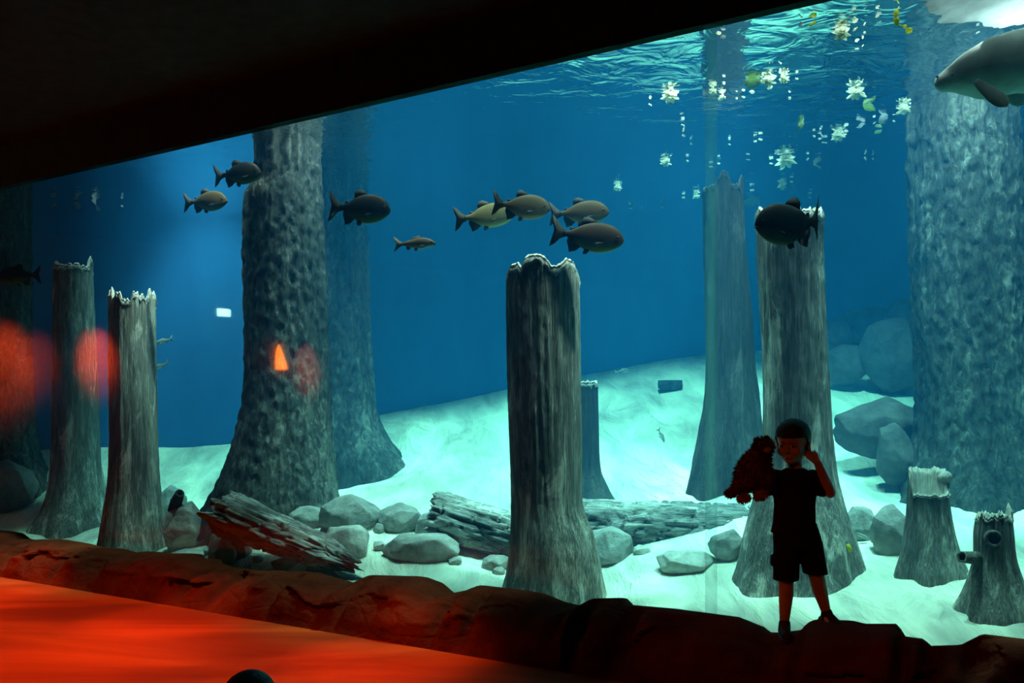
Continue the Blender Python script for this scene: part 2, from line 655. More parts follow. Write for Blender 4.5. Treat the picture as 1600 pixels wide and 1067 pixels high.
OX, OY = CB * NX, CB * NY


def s_of(x, y): return (x - OX) * NY - (y - OY) * NX


W_CREST = 0.42
crest_tab = []
for px, py in CREST:
    D = plane_depth(px, CB + W_CREST)
    p = P(px, py, D)
    crest_tab.append((s_of(p.x, p.y), p.z))
crest_tab.sort()


def crest(s): return lerp_table(crest_tab, s)[0]


# joints between the cast boulders of the ledge, where the photo shows vertical clefts
joint_px = [27, 100, 201, 300, 345, 437, 547, 695, 741, 907, 977, 1195, 1255, 1408, 1452, 1520]
joints = []
for px in joint_px:
    D = plane_depth(px, CB + 0.15)
    joints.append(s_of((px - 800) / F * D, D))


def make_ledge():
    s0, s1, ds = -14.6, 5.5, 0.022
    ns = int((s1 - s0) / ds)
    prof = [(-0.02, -0.02), (0.0, 0.10), (0.02, 0.24), (0.05, 0.40), (0.085, 0.55), (0.13, 0.68), (0.18, 0.79), (0.24, 0.88), (0.30, 0.94), (0.36, 0.985), (W_CREST, 1.0),
            (0.47, 0.99), (0.52, 0.96), (0.565, 0.93)]
    pw = []
    for k in range(40):
        t = k / 39 * (len(prof) - 1)
        i = min(int(t), len(prof) - 2)
        f = t - i
        pw.append((prof[i][0] + (prof[i + 1][0] - prof[i][0]) * f, prof[i][1] + (prof[i + 1][1] - prof[i][1]) * f))
    v = []
    for i in range(ns + 1):
        s = s0 + i * ds
        h = crest(s)
        dj = min(abs(s + 0.06 * nz(s, 0, 0, 9) - j) for j in joints) if joints else 1
        groove = max(0.0, 1 - dj / 0.07)
        bulge = 0.05 * nz(s * 1.6, 3.1, 0.7) + 0.03 * nz(s * 4.0, 1.1, 2.7)
        for k, (w, hf) in enumerate(pw):
            inner = math.sin(min(1, max(0, (w + 0.02) / (W_CREST + 0.02))) * PI) if w < W_CREST else 0
            keep = 0.0 if abs(w - W_CREST) < 0.03 else 1.0
            ww = w
            zf = h * hf
            lump = fbm((s * 2.3, w * 5.0, zf * 4.0), 4)
            step = abs(nz(s * 0.8, zf * 5.5 + 2.0 * nz(s, 1, 1, 0.7), 4.4)) * 0.07
            facet = noise.cell(Vector((s * 2.1 + 0.5 * nz(s, w * 3, 2, 1.5), zf * 4.5 + 0.7 * nz(s, w, 5, 2), 1.5))) * 0.055
            ww += (-bulge * 1.5 - lump * 0.06 + groove * 0.13 - 0.06 + step + facet) * inner * (1 if w > -0.01 else 0)
            zf -= groove * 0.05 * inner * keep
            zf += 0.02 * lump * inner * keep
            ww = min(ww, 0.568)
            x = OX + NY * s + NX * ww
            y = OY - NX * s + NY * ww
            v.append((x, y, zf))
    m = len(pw)
    f = []
    for i in range(ns):
        for k in range(m - 1):
            a = i * m + k
            f.append((a, a + 1, a + m + 1, a + m))
    # back and underside
    b0 = len(v)
    for i in range(ns + 1):
        s = s0 + i * ds
        for w in (0.567, -0.02):
            v.append((OX + NY * s + NX * w, OY - NX * s + NY * w, -0.01))
    for i in range(ns):
        a = i * m + m - 1
        f.append((a, b0 + 2 * i, b0 + 2 * i + 2, a + m))
        f.append((b0 + 2 * i, b0 + 2 * i + 1, b0 + 2 * i + 3, b0 + 2 * i + 2))
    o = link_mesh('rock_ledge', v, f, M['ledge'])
    tag(o, 'long low ledge of red-lit sculpted rock along the foot of the window', 'rock ledge')


make_ledge()

# ------------------------------------------------------------------ trunks


def trunk(name, D, sil, mat, label, cat, seed, rag=None, rough=0.012, lumps=0.0, segs=96, rings=110, roots=0.06, inner=None, hollow=0.12, top_mat=None, sink=0.25, group=None, band=None):
    """sil: rows (y, x left, x right) of the trunk's outline at distance D, top first. rag(angle) -> extra height of the broken top in metres."""
    tab = []
    for y, xl, xr in sil:
        c = P((xl + xr) / 2, y, D)
        tab.append((-c.z, c.x, (xr - xl) / 2 * D / F))
    base_x, base_z = tab[-1][1], -tab[-1][0]
    tab.append((tab[-1][0] + sink, tab[-1][1], tab[-1][2] * 1.12))
    zt, zb = -tab[0][0], -tab[-1][0]
    v, f = [], []
    org = Vector((base_x, D, base_z))

    def rad(a, z, r, tfrac):
        ca, sa = math.cos(a), math.sin(a)
        streak = fbm((ca * 5 + seed, sa * 5, z * 0.55 + seed * 3), 4) + 0.5 * fbm((ca * 14 + seed, sa * 14, z * 0.9), 3)
        d = rough * streak
        if lumps:
            d += lumps * fbm((ca * r * 15 + seed, sa * r * 15, z * 9), 5)
        flare = max(0.0, (0.55 - (z - base_z)) / 0.55)
        d += r * roots * flare * (math.sin(a * 5 + seed + 0.9 * math.sin(a * 2 + seed)) + 0.5 * math.sin(a * 9 + seed * 2)) * flare
        return r + d - rough * 0.5

    nr = rings
    for i in range(nr + 1):
        t = i / nr
        zc = zt + (zb - zt) * t
        for k in range(segs):
            a = 2 * PI * k / segs
            z = zc
            if rag is not None:
                w = max(0.0, 1 - t * 5)
                z = zc + rag(a) * w
            zz_, (cx, r) = zc, smooth_table(tab, -zc)
            rr = rad(a, z, r, t)
            v.append((cx + rr * math.cos(a) - org.x, rr * math.sin(a), z - org.z))
    for i in range(nr):
        for k in range(segs):
            a = i * segs + k
            b = i * segs + (k + 1) % segs
            f.append((a, b, b + segs, a + segs))
    root = link_mesh(name, v, f, mat, loc=org)
    tag(root, label, cat, group)
    if name == 'tree': return root      # goes on above the water
    # broken top: rim and hollow, its own part
    cx, r = smooth_table(tab, -zt)
    tv, tf = [], []
    fr = [1.0, 1.0, 1.0, 0.955, 0.84, 0.74, 0.5, 0.0]
    band = band or min(0.13, 0.30 * r + 0.02)
    for q, s in enumerate(fr):
        for k in range(segs):
            a = 2 * PI * k / segs
            ca, sa = math.cos(a), math.sin(a)
            e = rag(a) if rag else 0.0
            rr = rad(a, zt + e, r, 0)
            chip = noise.noise(Vector((ca * 9 + seed, sa * 9, seed)))
            if q == 0: z, rr = zt + e - band * (0.8 + 0.7 * noise.noise(Vector((ca * 6 + seed, sa * 6, 3.0)))), rr - 0.004
            elif q == 1: z, rr = zt + e - band * 0.45, rr + 0.010 + 0.010 * chip
            elif q == 2: z, rr = zt + e - 0.015, rr + 0.006 * chip
            elif q == 3: z = zt + e + 0.010 + 0.02 * abs(chip)
            elif q == 4: z = zt + e * 0.85 - 0.01 + 0.025 * noise.noise(Vector((ca * 5, sa * 5, seed + 4)))
            elif q == 5: z = zt + min(0, e) - hollow * 0.6
            else: z = zt - hollow
            tv.append((cx + rr * s * ca - org.x, rr * s * sa, z - org.z))
    for q in range(len(fr) - 1):
        for k in range(segs):
            a = q * segs + k
            b = q * segs + (k + 1) % segs
            tf.append((a, b, b + segs, a + segs))
    link_mesh('broken_top', tv, tf, top_mat or M['broken'], root)
    return root


def ragged(seed, amp, tooth=0.0, dips=()):
    def g(a):
        x = amp * fbm((math.cos(a) * 2.2 + seed, math.sin(a) * 2.2, seed * 1.7), 3)
        x += tooth * (abs(nz(math.cos(a) * 6 + seed, math.sin(a) * 6, 0.3)) * 2 - 0.5)
        for (ad, wd, h) in dips:
            d = abs((a - ad + PI) % (2 * PI) - PI)
            x += h * max(0.0, 1 - (d / wd) ** 2)
        return x
    return g


# front of a trunk (towards the camera) is at angle -pi/2
trunk('tree_stump', 9.0, [(468, 173, 241), (560, 172, 242), (700, 173, 245), (760, 170, 248), (810, 163, 254), (850, 157, 259), (878, 151, 266)], M['weathered'],
      'tall slim grey stump with a jagged pale top, near the left end of the ledge', 'tree stump', 1.3, ragged(1.3, 0.05, 0.09, ((PI * 0.05, 0.5, 0.06),)), 0.007, 0.004, segs=110)
trunk('tree_stump', 10.3, [(418, 86, 142), (600, 84, 150), (720, 82, 155), (770, 77, 163), (800, 69, 171), (820, 58, 180)], M['weathered'],
      'tall hazy stump standing behind and left of the slim jagged one', 'tree stump', 2.6, ragged(2.1, 0.02, 0.05, ((PI, 0.35, 0.07), (0.1, 0.3, 0.12))), 0.008, 0.004, segs=80, rings=80)
trunk('tree', 11.0, [(120, -46, 44), (300, -46, 44), (600, -48, 46), (700, -55, 54), (745, -75, 70)], M['bark'],
      'dim rough tree trunk cut by the left edge of the picture', 'tree trunk', 3.9, None, 0.015, 0.03, 72, 80)
trunk('tree', 9.0, [(60, 398, 500), (200, 397, 500), (285, 396, 503), (310, 384, 504), (420, 383, 510), (600, 382, 516), (680, 368, 520), (740, 347, 526), (775, 333, 532), (800, 322, 540)], M['bark'],
      'massive rough-barked trunk rising out of the water behind the tilted driftwood log', 'tree trunk', 4.4, None, 0.02, 0.020, 150, 200, 0.05)
trunk('tree', 10.8, [(150, 500, 572), (300, 500, 575), (420, 500, 577), (560, 500, 582), (640, 498, 590), (680, 494, 606), (710, 488, 628), (745, 480, 646)], M['bark'],
      'bluish rough trunk with spreading roots, half hidden behind the massive rough-barked trunk', 'tree trunk', 5.2, None, 0.02, 0.022, 110, 140, 0.16)
CROWN = [(791, 430), (796, 421), (808, 419), (813, 426), (818, 414), (825, 410), (842, 410), (850, 414), (856, 421), (860, 427), (869, 426), (875, 422), (884, 415), (890, 413), (897, 420), (906, 433)]


def crown(a):
    px = 848.5 + 57.5 * math.cos(a)
    h = (433 - lerp_table(CROWN, px)[0]) * 6.9 / F
    return h * (1.0 if math.sin(a) < 0.2 else 0.55) + 0.012 * noise.noise(Vector((math.cos(a) * 12, math.sin(a) * 12, 1.0)))


T5 = trunk('tree_stump', 6.9, [(432, 791, 905), (470, 790, 906), (600, 792, 908), (700, 795, 910), (780, 797, 911), (805, 797, 917), (835, 796, 929), (870, 793, 937), (900, 788, 942), (955, 776, 952)], M['weathered'],
           'largest grey stump in the middle, silvery grain and a broken pale crown-like top', 'tree stump', 6.6,
           crown, 0.009, 0.003, 160, 170, 0.05, hollow=0.10)
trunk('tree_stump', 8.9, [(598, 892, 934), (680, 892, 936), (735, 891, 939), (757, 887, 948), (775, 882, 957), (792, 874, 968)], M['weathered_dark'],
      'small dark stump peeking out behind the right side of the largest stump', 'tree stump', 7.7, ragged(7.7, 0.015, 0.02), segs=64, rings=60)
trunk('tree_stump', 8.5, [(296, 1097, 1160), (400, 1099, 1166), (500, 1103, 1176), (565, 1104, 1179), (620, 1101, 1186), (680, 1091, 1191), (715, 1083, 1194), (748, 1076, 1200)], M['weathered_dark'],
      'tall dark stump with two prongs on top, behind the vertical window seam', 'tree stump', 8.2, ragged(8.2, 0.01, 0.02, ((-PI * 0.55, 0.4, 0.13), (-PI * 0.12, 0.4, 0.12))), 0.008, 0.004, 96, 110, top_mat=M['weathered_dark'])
trunk('tree_stump', 6.7, [(338, 1182, 1285), (400, 1183, 1284), (500, 1189, 1288), (600, 1193, 1293), (700, 1191, 1300), (750, 1187, 1307), (800, 1173, 1320), (850, 1160, 1335), (885, 1152, 1343), (905, 1146, 1350)], M['weathered'],
      'broad pale stump directly behind the standing child, a dark fish before its top', 'tree stump', 9.1, ragged(9.1, 0.03, 0.05, ((PI, 0.4, 0.05),)), 0.008, 0.003, 128, 140, 0.05)
trunk('tree', 8.0, [(-30, 1418, 1575), (120, 1420, 1578), (300, 1425, 1588), (480, 1431, 1594), (600, 1438, 1602), (680, 1434, 1610), (720, 1424, 1618), (760, 1408, 1632)], M['bark'],
      'thickest rough-barked tree trunk on the right, below the manatee', 'tree trunk', 10.4, None, 0.02, 0.026, 160, 200, 0.05)


def back_high(a):      # far side of the rim stands up like a chair back
    return 0.175 * max(0.0, min(1.0, (math.sin(a) + 0.25) * 4)) + 0.02 * nz(math.cos(a) * 4, math.sin(a) * 4, 3.3)


T10 = trunk('tree_stump', 6.3, [(772, 1421, 1480), (800, 1419, 1483), (840, 1413, 1490), (870, 1408, 1498), (892, 1402, 1505)], M['weathered'],
            'low split stump with a tall back rim, between the broad trunk and the knotty stump', 'tree stump', 11.2, back_high, 0.010, 0.0, 110, 80, 0.08, hollow=0.16, band=0.02)
T11 = trunk('tree_stump', 5.7, [(806, 1528, 1578), (830, 1524, 1580), (870, 1523, 1584), (900, 1516, 1592), (930, 1506, 1603), (960, 1494, 1616)], M['weathered'],
            'low knotty stump with a round hole and a side stub at the right edge', 'tree stump', 12.5, ragged(12.5, 0.02, 0.03, ((-0.2, 0.6, 0.05), (PI * 0.97, 0.4, -0.02))), 0.010, 0.0, 110, 80, 0.08, band=0.04)


def tube(name, path, radii, mat, parent=None, segs=24, cap0=True, cap1=True, rough=0.0, loc=None, inset=None):
    """A tube along a path of points; inset = depth of a hollow in its far end."""
    pts_ = [Vector(p) for p in path]
    v, f = [], []
    up = Vector((0, 0, 1))
    n = len(pts_)
    for i, p in enumerate(pts_):
        d = (pts_[min(i + 1, n - 1)] - pts_[max(i - 1, 0)]).normalized()
        a = d.cross(up if abs(d.z) < 0.9 else Vector((0, 1, 0))).normalized()
        b = a.cross(d).normalized()
        for k in range(segs):
            t = 2 * PI * k / segs
            r = radii[i] * (1 + rough * fbm((math.cos(t) * 3 + p.x * 3, math.sin(t) * 3 + p.y * 3, i * 0.3), 3))
            v.append(p + a * math.cos(t) * r + b * math.sin(t) * r)
    for i in range(n - 1):
        for k in range(segs):
            q = i * segs + k
            w = i * segs + (k + 1) % segs
            f.append((q, w, w + segs, q + segs))
    if cap0: f.append(tuple(range(segs))[::-1])
    if cap1 and inset is None: f.append(tuple(range((n - 1) * segs, n * segs)))
    if inset is not None:
        d = (pts_[-1] - pts_[-2]).normalized()
        base = (n - 1) * segs
        for sc_, dep in ((0.72, 0.0), (0.62, inset)):
            st = len(v)
            for k in range(segs):
                v.append(pts_[-1] + (v[base + k] - pts_[-1]) * sc_ - d * dep)
            prev = st - segs
            for k in range(segs):
                f.append((prev + k, prev + (k + 1) % segs, st + (k + 1) % segs, st + k))
        f.append(tuple(range(len(v) - segs, len(v))))
    return link_mesh(name, v, f, mat, parent, loc=loc)


def rel(o, p): return Vector(p) - o.location


kn = P(1541, 838, 5.7)
tube('knot_ring', [rel(T11, kn + Vector((0.02, -0.03, 0))), rel(T11, kn + Vector((-0.02, -0.13, 0.004)))], [0.062, 0.052], M['weathered'], T11, 24, inset=0.07)
st_ = P(1530, 872, 5.7)
tube('branch_stub', [rel(T11, st_), rel(T11, P(1514, 871, 5.62)), rel(T11, P(1503, 870, 5.58))], [0.045, 0.04, 0.036], M['weathered'], T11, 20, rough=0.1, inset=0.05)
tube('branch_stub', [rel(T10, P(1472, 748, 6.36)), rel(T10, P(1480, 745, 6.3)), rel(T10, P(1484, 744, 6.28))], [0.04, 0.045, 0.03], M['broken'], T10, 20, rough=0.1)

# ------------------------------------------------------------------ fallen logs


def log(name, p0, p1, r0, r1, mat, label, seed, rag0=0.10, rag1=0.10, segs=80, rings=110, flat=1.0, bend=0.0, taper_tip=0.0):
    p0, p1 = Vector(p0), Vector(p1)
    L = (p1 - p0).length
    d = (p1 - p0).normalized()
    side = d.cross(Vector((0, 0, 1))).normalized()
    up = side.cross(d).normalized()
    v, f = [], []
    for i in range(rings + 1):
        t = i / rings
        for k in range(segs):
            a = 2 * PI * k / segs
            ca, sa = math.cos(a), math.sin(a)
            e0 = rag0 * abs(fbm((ca * 2.5, sa * 2.5, seed), 3)) * max(0, 1 - t * 4)
            e1 = rag1 * fbm((ca * 2.2, sa * 2.2, seed + 9), 3) * max(0, t * 4 - 3)
            r = r0 + (r1 - r0) * t
            if taper_tip: r *= 1 - taper_tip * max(0, (t - 0.75) / 0.25) ** 1.5
            plates = fbm((ca * 4 + seed, sa * 4, t * L * 1.4), 5)
            crack = min(abs(nz(ca * 4.5 + seed, sa * 4.5, t * L * 1.6)), 0.03 + abs(nz(ca * 2.0, sa * 2.0 + seed, t * L * 5.0)))
            r += r0 * (0.12 * plates - 0.20 * max(0, 0.12 - crack) / 0.12)
            z = t * L + e1 - e0
            v.append(Vector((ca * r, sa * r * flat + bend * math.sin(t * PI), z)))
    st = len(v)
    for i in range(rings):
        for k in range(segs):
            q = i * segs + k
            w = i * segs + (k + 1) % segs
            f.append((q, w, w + segs, q + segs))
    for ring, dz in ((0, 0.10), (rings, -0.08)):
        b = ring * segs
        c0 = len(v)
        for s in (0.8, 0.45):
            for k in range(segs):
                w = v[b + k]
                v.append(Vector((w.x * s, w.y * s, w.z * (1 if ring == 0 else 1) + dz * (1 - s))))
        prev = b
        for q in range(2):
            cur = c0 + q * segs
            for k in range(segs):
                f.append((prev + k, prev + (k + 1) % segs, cur + (k + 1) % segs, cur + k))
            prev = cur
        f.append(tuple(range(prev, prev + segs)))
    o = link_mesh(name, v, f, mat)
    o.matrix_world = Matrix.Translation(p0) @ Matrix((side, up, d)).transposed().to_4x4()
    tag(o, label, 'log')
    return o


L1 = log('driftwood_log', P(362, 806, 8.0), P(550, 882, 7.4), 0.24, 0.14, M['log'], 'tilted splintered driftwood log sloping down onto the sand near the rock ledge', 1.7, 0.25, 0.18, flat=0.9, taper_tip=0.55)
L2 = log('driftwood_log', P(688, 806, 8.1), P(838, 850, 7.75), 0.23, 0.20, M['log'], 'grooved log leaning on a rock slab, its far end behind the largest stump', 3.1, 0.15, 0.1)
L3 = log('driftwood_log', P(868, 818, 8.0), P(1200, 832, 7.9), 0.25, 0.24, M['log'], 'long horizontal cracked log lying between the largest stump and the child', 4.9, 0.08, 0.1)

# ------------------------------------------------------------------ rocks


def rock_mesh(dims, seed, planes=16, sub=4, rough=0.03):
    """An angular boulder: the hull of scattered points, edges worn, faces roughened."""
    rnd = random.Random(seed)
    bm = bmesh.new()
    n = planes + 6
    for i in range(n):
        z = 1 - 2 * (i + 0.5) / n
        a = i * 2.399963 + rnd.uniform(-0.5, 0.5)
        z = max(-1, min(1, z + rnd.uniform(-0.16, 0.16)))
        r = math.sqrt(max(0.0, 1 - z * z))
        k = rnd.uniform(0.86, 1.06)
        bm.verts.new((r * math.cos(a) * k, r * math.sin(a) * k, z * k))
    res = bmesh.ops.convex_hull(bm, input=bm.verts[:])
    bmesh.ops.delete(bm, geom=[v for v in bm.verts if not v.link_faces], context='VERTS')
    bmesh.ops.dissolve_limit(bm, angle_limit=math.radians(16), verts=bm.verts[:], edges=bm.edges[:])
    bmesh.ops.bevel(bm, geom=bm.edges[:], offset=0.07, segments=2, profile=0.6, affect='EDGES', clamp_overlap=True)
    bmesh.ops.triangulate(bm, faces=bm.faces[:])
    for _ in range(2 if max(dims) < 0.12 else 3):
        long_ = [e for e in bm.edges if e.calc_length() > 0.13]
        if not long_: break
        bmesh.ops.subdivide_edges(bm, edges=long_, cuts=1)
        bmesh.ops.triangulate(bm, faces=[f for f in bm.faces if len(f.verts) > 3])
    bm.normal_update()
    for v in bm.verts:
        c = v.co
        v.co = c * (1 + rough * 1.3 * fbm(c * 2.6 + Vector((seed * 1.3, 0, 0)), 4))
    for v in bm.verts:
        v.co = Vector((v.co.x * dims[0], v.co.y * dims[1], v.co.z * dims[2]))
    return bm


def rock(x0, y0, x1, y1, label, seed, mat='rock', D=None, depth=0.9, tilt=0.0, name='rock', group=None):
    cx = (x0 + x1) / 2
    if D is None:
        g = ground_hit(cx, y1 - 0.08 * (y1 - y0))
        D = g.y
        half = (x1 - x0) / 2 * D / F
        D += half * 0.45
        # keep clear of the glass
        lim = plane_depth(cx, CG + half * 0.9 + 0.03)
        D = max(D, lim)
    c = P(cx, (y0 + y1) / 2, D)
    hx, hz_ = (x1 - x0) / 2 * D / F, (y1 - y0) / 2 * D / F
    bm = rock_mesh((hx * 1.18, hx * depth, hz_ * 1.2), seed)
    o = link_bm(name, bm, M[mat], smooth=False)
    for p in o.data.polygons: p.use_smooth = True
    o.data.set_sharp_from_angle(angle=math.radians(32))
    o.location = c
    o.rotation_euler = (0, tilt, 0)
    tag(o, label, 'rock', group)
    return o


rock(252, 790, 328, 866, 'large angular pale boulder at the foot of the slim jagged stump', 11, 'rock_pale')
rock(243, 762, 292, 815, 'rough rock standing behind the pale boulder beside the slim jagged stump', 12)
rock(322, 790, 372, 845, 'blocky rock against the upper end of the tilted driftwood log', 13)
rock(325, 842, 374, 892, 'pointed grey rock resting just above the rock ledge, left of the tilted log', 14, 'rock_pale')
rock(360, 838, 392, 878, 'small wedge of rock tucked under the tilted driftwood log', 15)
rock(268, 858, 326, 880, 'flat low rock at the foot of the pale boulder', 16)
rock(424, 873, 466, 892, 'small flat pale rock lying below the tilted log', 17, 'rock_pale')
rock(396, 868, 412, 880, 'tiny pale stone on the sand below the tilted log', 18, 'rock_pale')
rock(478, 878, 510, 895, 'low stone half buried under the tip of the tilted log', 19)
rock(440, 793, 520, 832, 'flat slab of rock behind the tilted log and the massive trunk', 20, 'rock', depth=0.6)
rock(504, 776, 592, 838, 'big faceted boulder topping the pile between the two driftwood logs', 21)
rock(508, 818, 580, 880, 'pyramid-shaped boulder just above the tip of the tilted log', 22, 'rock_pale')
rock(588, 789, 663, 836, 'rounded boulder right of the big faceted one', 23)
rock(583, 845, 604, 861, 'small white stone in the gap of the rock pile', 24, 'rock_pale')
rock(603, 846, 634, 870, 'small dark stone beside the small white one', 25, 'rock_deep')
rock(584, 818, 604, 838, 'small grey stone wedged between the two upper boulders', 41)
rock(604, 832, 722, 888, 'broad sloping rock slab under the grooved log', 26, 'rock', depth=0.6)
rock(650, 800, 725, 850, 'rock propping up the near end of the grooved log', 27)
rock(752, 866, 797, 894, 'round stone on the sand at the left foot of the largest stump', 28)
rock(768, 886, 790, 900, 'small stone in front of the round one by the largest stump', 29)
rock(700, 870, 722, 884, 'little flat stone at the right end of the broad sloping slab', 42)
rock(905, 826, 986, 888, 'grey boulder under the horizontal cracked log, right of the largest stump', 30)
rock(1030, 858, 1118, 898, 'low pale slab on the sand below the horizontal cracked log', 31, 'rock_pale')
rock(988, 852, 1018, 870, 'white stone showing in the shade beneath the horizontal cracked log', 43, 'rock_pale')
rock(1110, 830, 1165, 880, 'rounded rock at the right end of the horizontal cracked log', 44)
rock(1322, 793, 1372, 852, 'dark rock behind the roots of the broad pale stump', 32)
rock(1362, 796, 1424, 874, 'tall cracked rock leaning on the low split stump', 33)
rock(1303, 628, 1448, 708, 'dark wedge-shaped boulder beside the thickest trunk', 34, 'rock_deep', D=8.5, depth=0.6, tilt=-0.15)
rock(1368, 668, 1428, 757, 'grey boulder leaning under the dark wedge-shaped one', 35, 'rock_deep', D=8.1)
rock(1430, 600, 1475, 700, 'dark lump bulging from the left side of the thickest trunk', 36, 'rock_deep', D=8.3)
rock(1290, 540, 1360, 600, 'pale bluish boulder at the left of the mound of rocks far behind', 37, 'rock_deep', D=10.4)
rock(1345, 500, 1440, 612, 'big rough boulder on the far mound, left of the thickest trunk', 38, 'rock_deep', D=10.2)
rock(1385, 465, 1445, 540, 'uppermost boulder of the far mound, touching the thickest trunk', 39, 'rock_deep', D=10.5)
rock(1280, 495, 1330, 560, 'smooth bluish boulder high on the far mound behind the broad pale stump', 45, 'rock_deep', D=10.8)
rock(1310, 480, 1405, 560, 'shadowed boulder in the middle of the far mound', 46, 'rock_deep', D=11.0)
rock(-30, 724, 52, 800, 'rounded hazy rock by the dim trunk at the left edge', 40, 'rock', D=10.6)
# small stub of driftwood beside the pale boulder
db = P(272, 800, 8.75)
dw = tube('driftwood_stub', [db, P(275, 785, 8.7), P(279, 776, 8.6), P(281, 770, 8.55)], [0.07, 0.06, 0.05, 0.045], M['weathered_dark'], None, 20, rough=0.2, inset=0.05)
tag(dw, 'short dark driftwood stub sticking up behind the pale boulder', 'driftwood')
# block of wood on the slope
gb = ground_hit(1047, 613)
bp = P(1047, 602, gb.y + 0.06)
bw = link_bm('timber_block', rock_mesh((0.17, 0.09, 0.082), 77, 26, 4, 0.02), M['weathered_dark'], smooth=False, loc=bp)
for vtx in bw.data.vertices:
    vtx.co.x = max(-0.15, min(0.15, vtx.co.x * 1.35))
    vtx.co.z = max(-0.07 + 0.03 * abs(vtx.co.x) / 0.15, min(0.066, vtx.co.z * 1.4))
tag(bw, 'small dark block lying on the bright slope right of the largest stump', 'block')

# ---- PART2
# ------------------------------------------------------------------ fish


def fish_mat(name, back, belly, patch=None):
    t = NT(name)
    tc = t.n('ShaderNodeTexCoord')
    sp = t.n('ShaderNodeSeparateXYZ')
    t.l(tc.outputs['Generated'], sp.inputs[0])
    f = t.noise(t.coord(kind='Generated'), 5, 4)
    z = t.math('ADD', sp.outputs['Z'], t.math('MULTIPLY', t.math('SUBTRACT', f, 0.5), 0.25))
    mid = tuple((a + b) * 0.5 for a, b in zip(back, belly))
    col = t.ramp(z, [(0.10, belly), (0.27, mid), (0.42, back), (1.0, tuple(c * 0.8 for c in back))])
    t.principled(col, 0.55, t.bump(t.voro(t.coord(kind='Generated'), 42), 0.12, 0.004), 0.08)
    return t.m


FM = {
    'dark': (fish_mat('pacu_dark_skin', (0.007, 0.007, 0.006), (0.10, 0.088, 0.010)), plain('pacu_dark_fin', (0.004, 0.004, 0.004), 0.8)),
    'brown': (fish_mat('pacu_brown_skin', (0.075, 0.050, 0.020), (0.24, 0.20, 0.08)), plain('pacu_brown_fin', (0.02, 0.018, 0.016), 0.7)),
    'gold': (fish_mat('pacu_gold_skin', (0.24, 0.18, 0.075), (0.50, 0.43, 0.18)), plain('pacu_gold_fin', (0.06, 0.05, 0.04), 0.7)),
    'umber': (fish_mat('pacu_umber_skin', (0.038, 0.019, 0.008), (0.26, 0.20, 0.03)), plain('pacu_umber_fin', (0.012, 0.010, 0.009), 0.7)),
    'silver': (fish_mat('silver_skin', (0.25, 0.30, 0.28), (0.55, 0.60, 0.55)), plain('silver_fin', (0.30, 0.28, 0.20), 0.6)),
    'reddish': (fish_mat('small_fish_skin', (0.20, 0.13, 0.08), (0.45, 0.42, 0.32)), plain('small_fish_fin', (0.14, 0.08, 0.05), 0.6)),
}
EYE_M = plain('fish_eye', (0.02, 0.02, 0.02), 0.25, 0.5)

PACU = dict(top=[(0, 0.01), (.03, .085), (.10, .175), (.2, .235), (.32, .255), (.45, .235), (.58, .175), (.70, .085), (.78, .05), (.82, .05)],
            bot=[(0, -.02), (.03, -.075), (.10, -.145), (.2, -.205), (.35, -.24), (.5, -.22), (.62, -.145), (.72, -.07), (.78, -.045), (.82, -.05)],
            th=[(0, .012), (.05, .045), (.12, .068), (.3, .09), (.5, .075), (.68, .036), (.82, .014)],
            dorsal=[(.38, .225), (.43, .29), (.50, .325), (.56, .315), (.60, .25), (.595, .16), (.50, .20)],
            adipose=[(.675, .09), (.70, .125), (.735, .12), (.74, .06)],
            anal=[(.56, -.17), (.63, -.25), (.72, -.285), (.735, -.21), (.765, -.12), (.755, -.04), (.65, -.10)],
            pelvic=[(.44, -.21), (.48, -.27), (.53, -.275), (.52, -.20)],
            pectoral=[(.26, -.08), (.34, -.13), (.40, -.165), (.385, -.10), (.30, -.04)],
            tail=[(.78, .045), (.86, .10), (.94, .21), (1.0, .27), (.985, .14), (.955, .03), (.975, -.09), (1.0, -.25), (.93, -.19), (.86, -.09), (.78, -.045)])
SLIM = dict(top=[(0, 0.0), (.03, .035), (.10, .085), (.2, .125), (.32, .145), (.45, .135), (.58, .10), (.70, .058), (.78, .04), (.82, .04)],
            bot=[(0, -.01), (.03, -.035), (.10, -.07), (.2, -.10), (.35, -.125), (.5, -.115), (.62, -.075), (.72, -.045), (.78, -.036), (.82, -.04)],
            th=[(0, .01), (.05, .03), (.12, .05), (.3, .062), (.5, .05), (.68, .026), (.82, .012)],
            dorsal=[(.34, .13), (.38, .185), (.46, .18), (.56, .14), (.60, .085), (.48, .10)],
            adipose=[(.66, .06), (.69, .085), (.715, .08), (.72, .045)],
            anal=[(.58, -.075), (.63, -.14), (.69, -.13), (.71, -.04), (.64, -.05)],
            pelvic=[(.42, -.11), (.46, -.165), (.51, -.16), (.50, -.10)],
            pectoral=[(.26, -.05), (.33, -.085), (.38, -.10), (.37, -.055), (.30, -.02)],
            tail=[(.78, .036), (.86, .08), (.94, .15), (1.0, .19), (.975, .10), (.93, .01), (.965, -.08), (1.0, -.18), (.93, -.13), (.86, -.07), (.78, -.036)])


def spine(t, y, k):
    """Bend the fish's length t and side offset y round an arc of curvature k behind the head."""
    if abs(k) < 1e-4 or t < 0.35: return -t, y
    u = (t - 0.35) * k
    return -0.35 - math.sin(u) / k - y * math.sin(u), (1 - math.cos(u)) / k + y * math.cos(u)


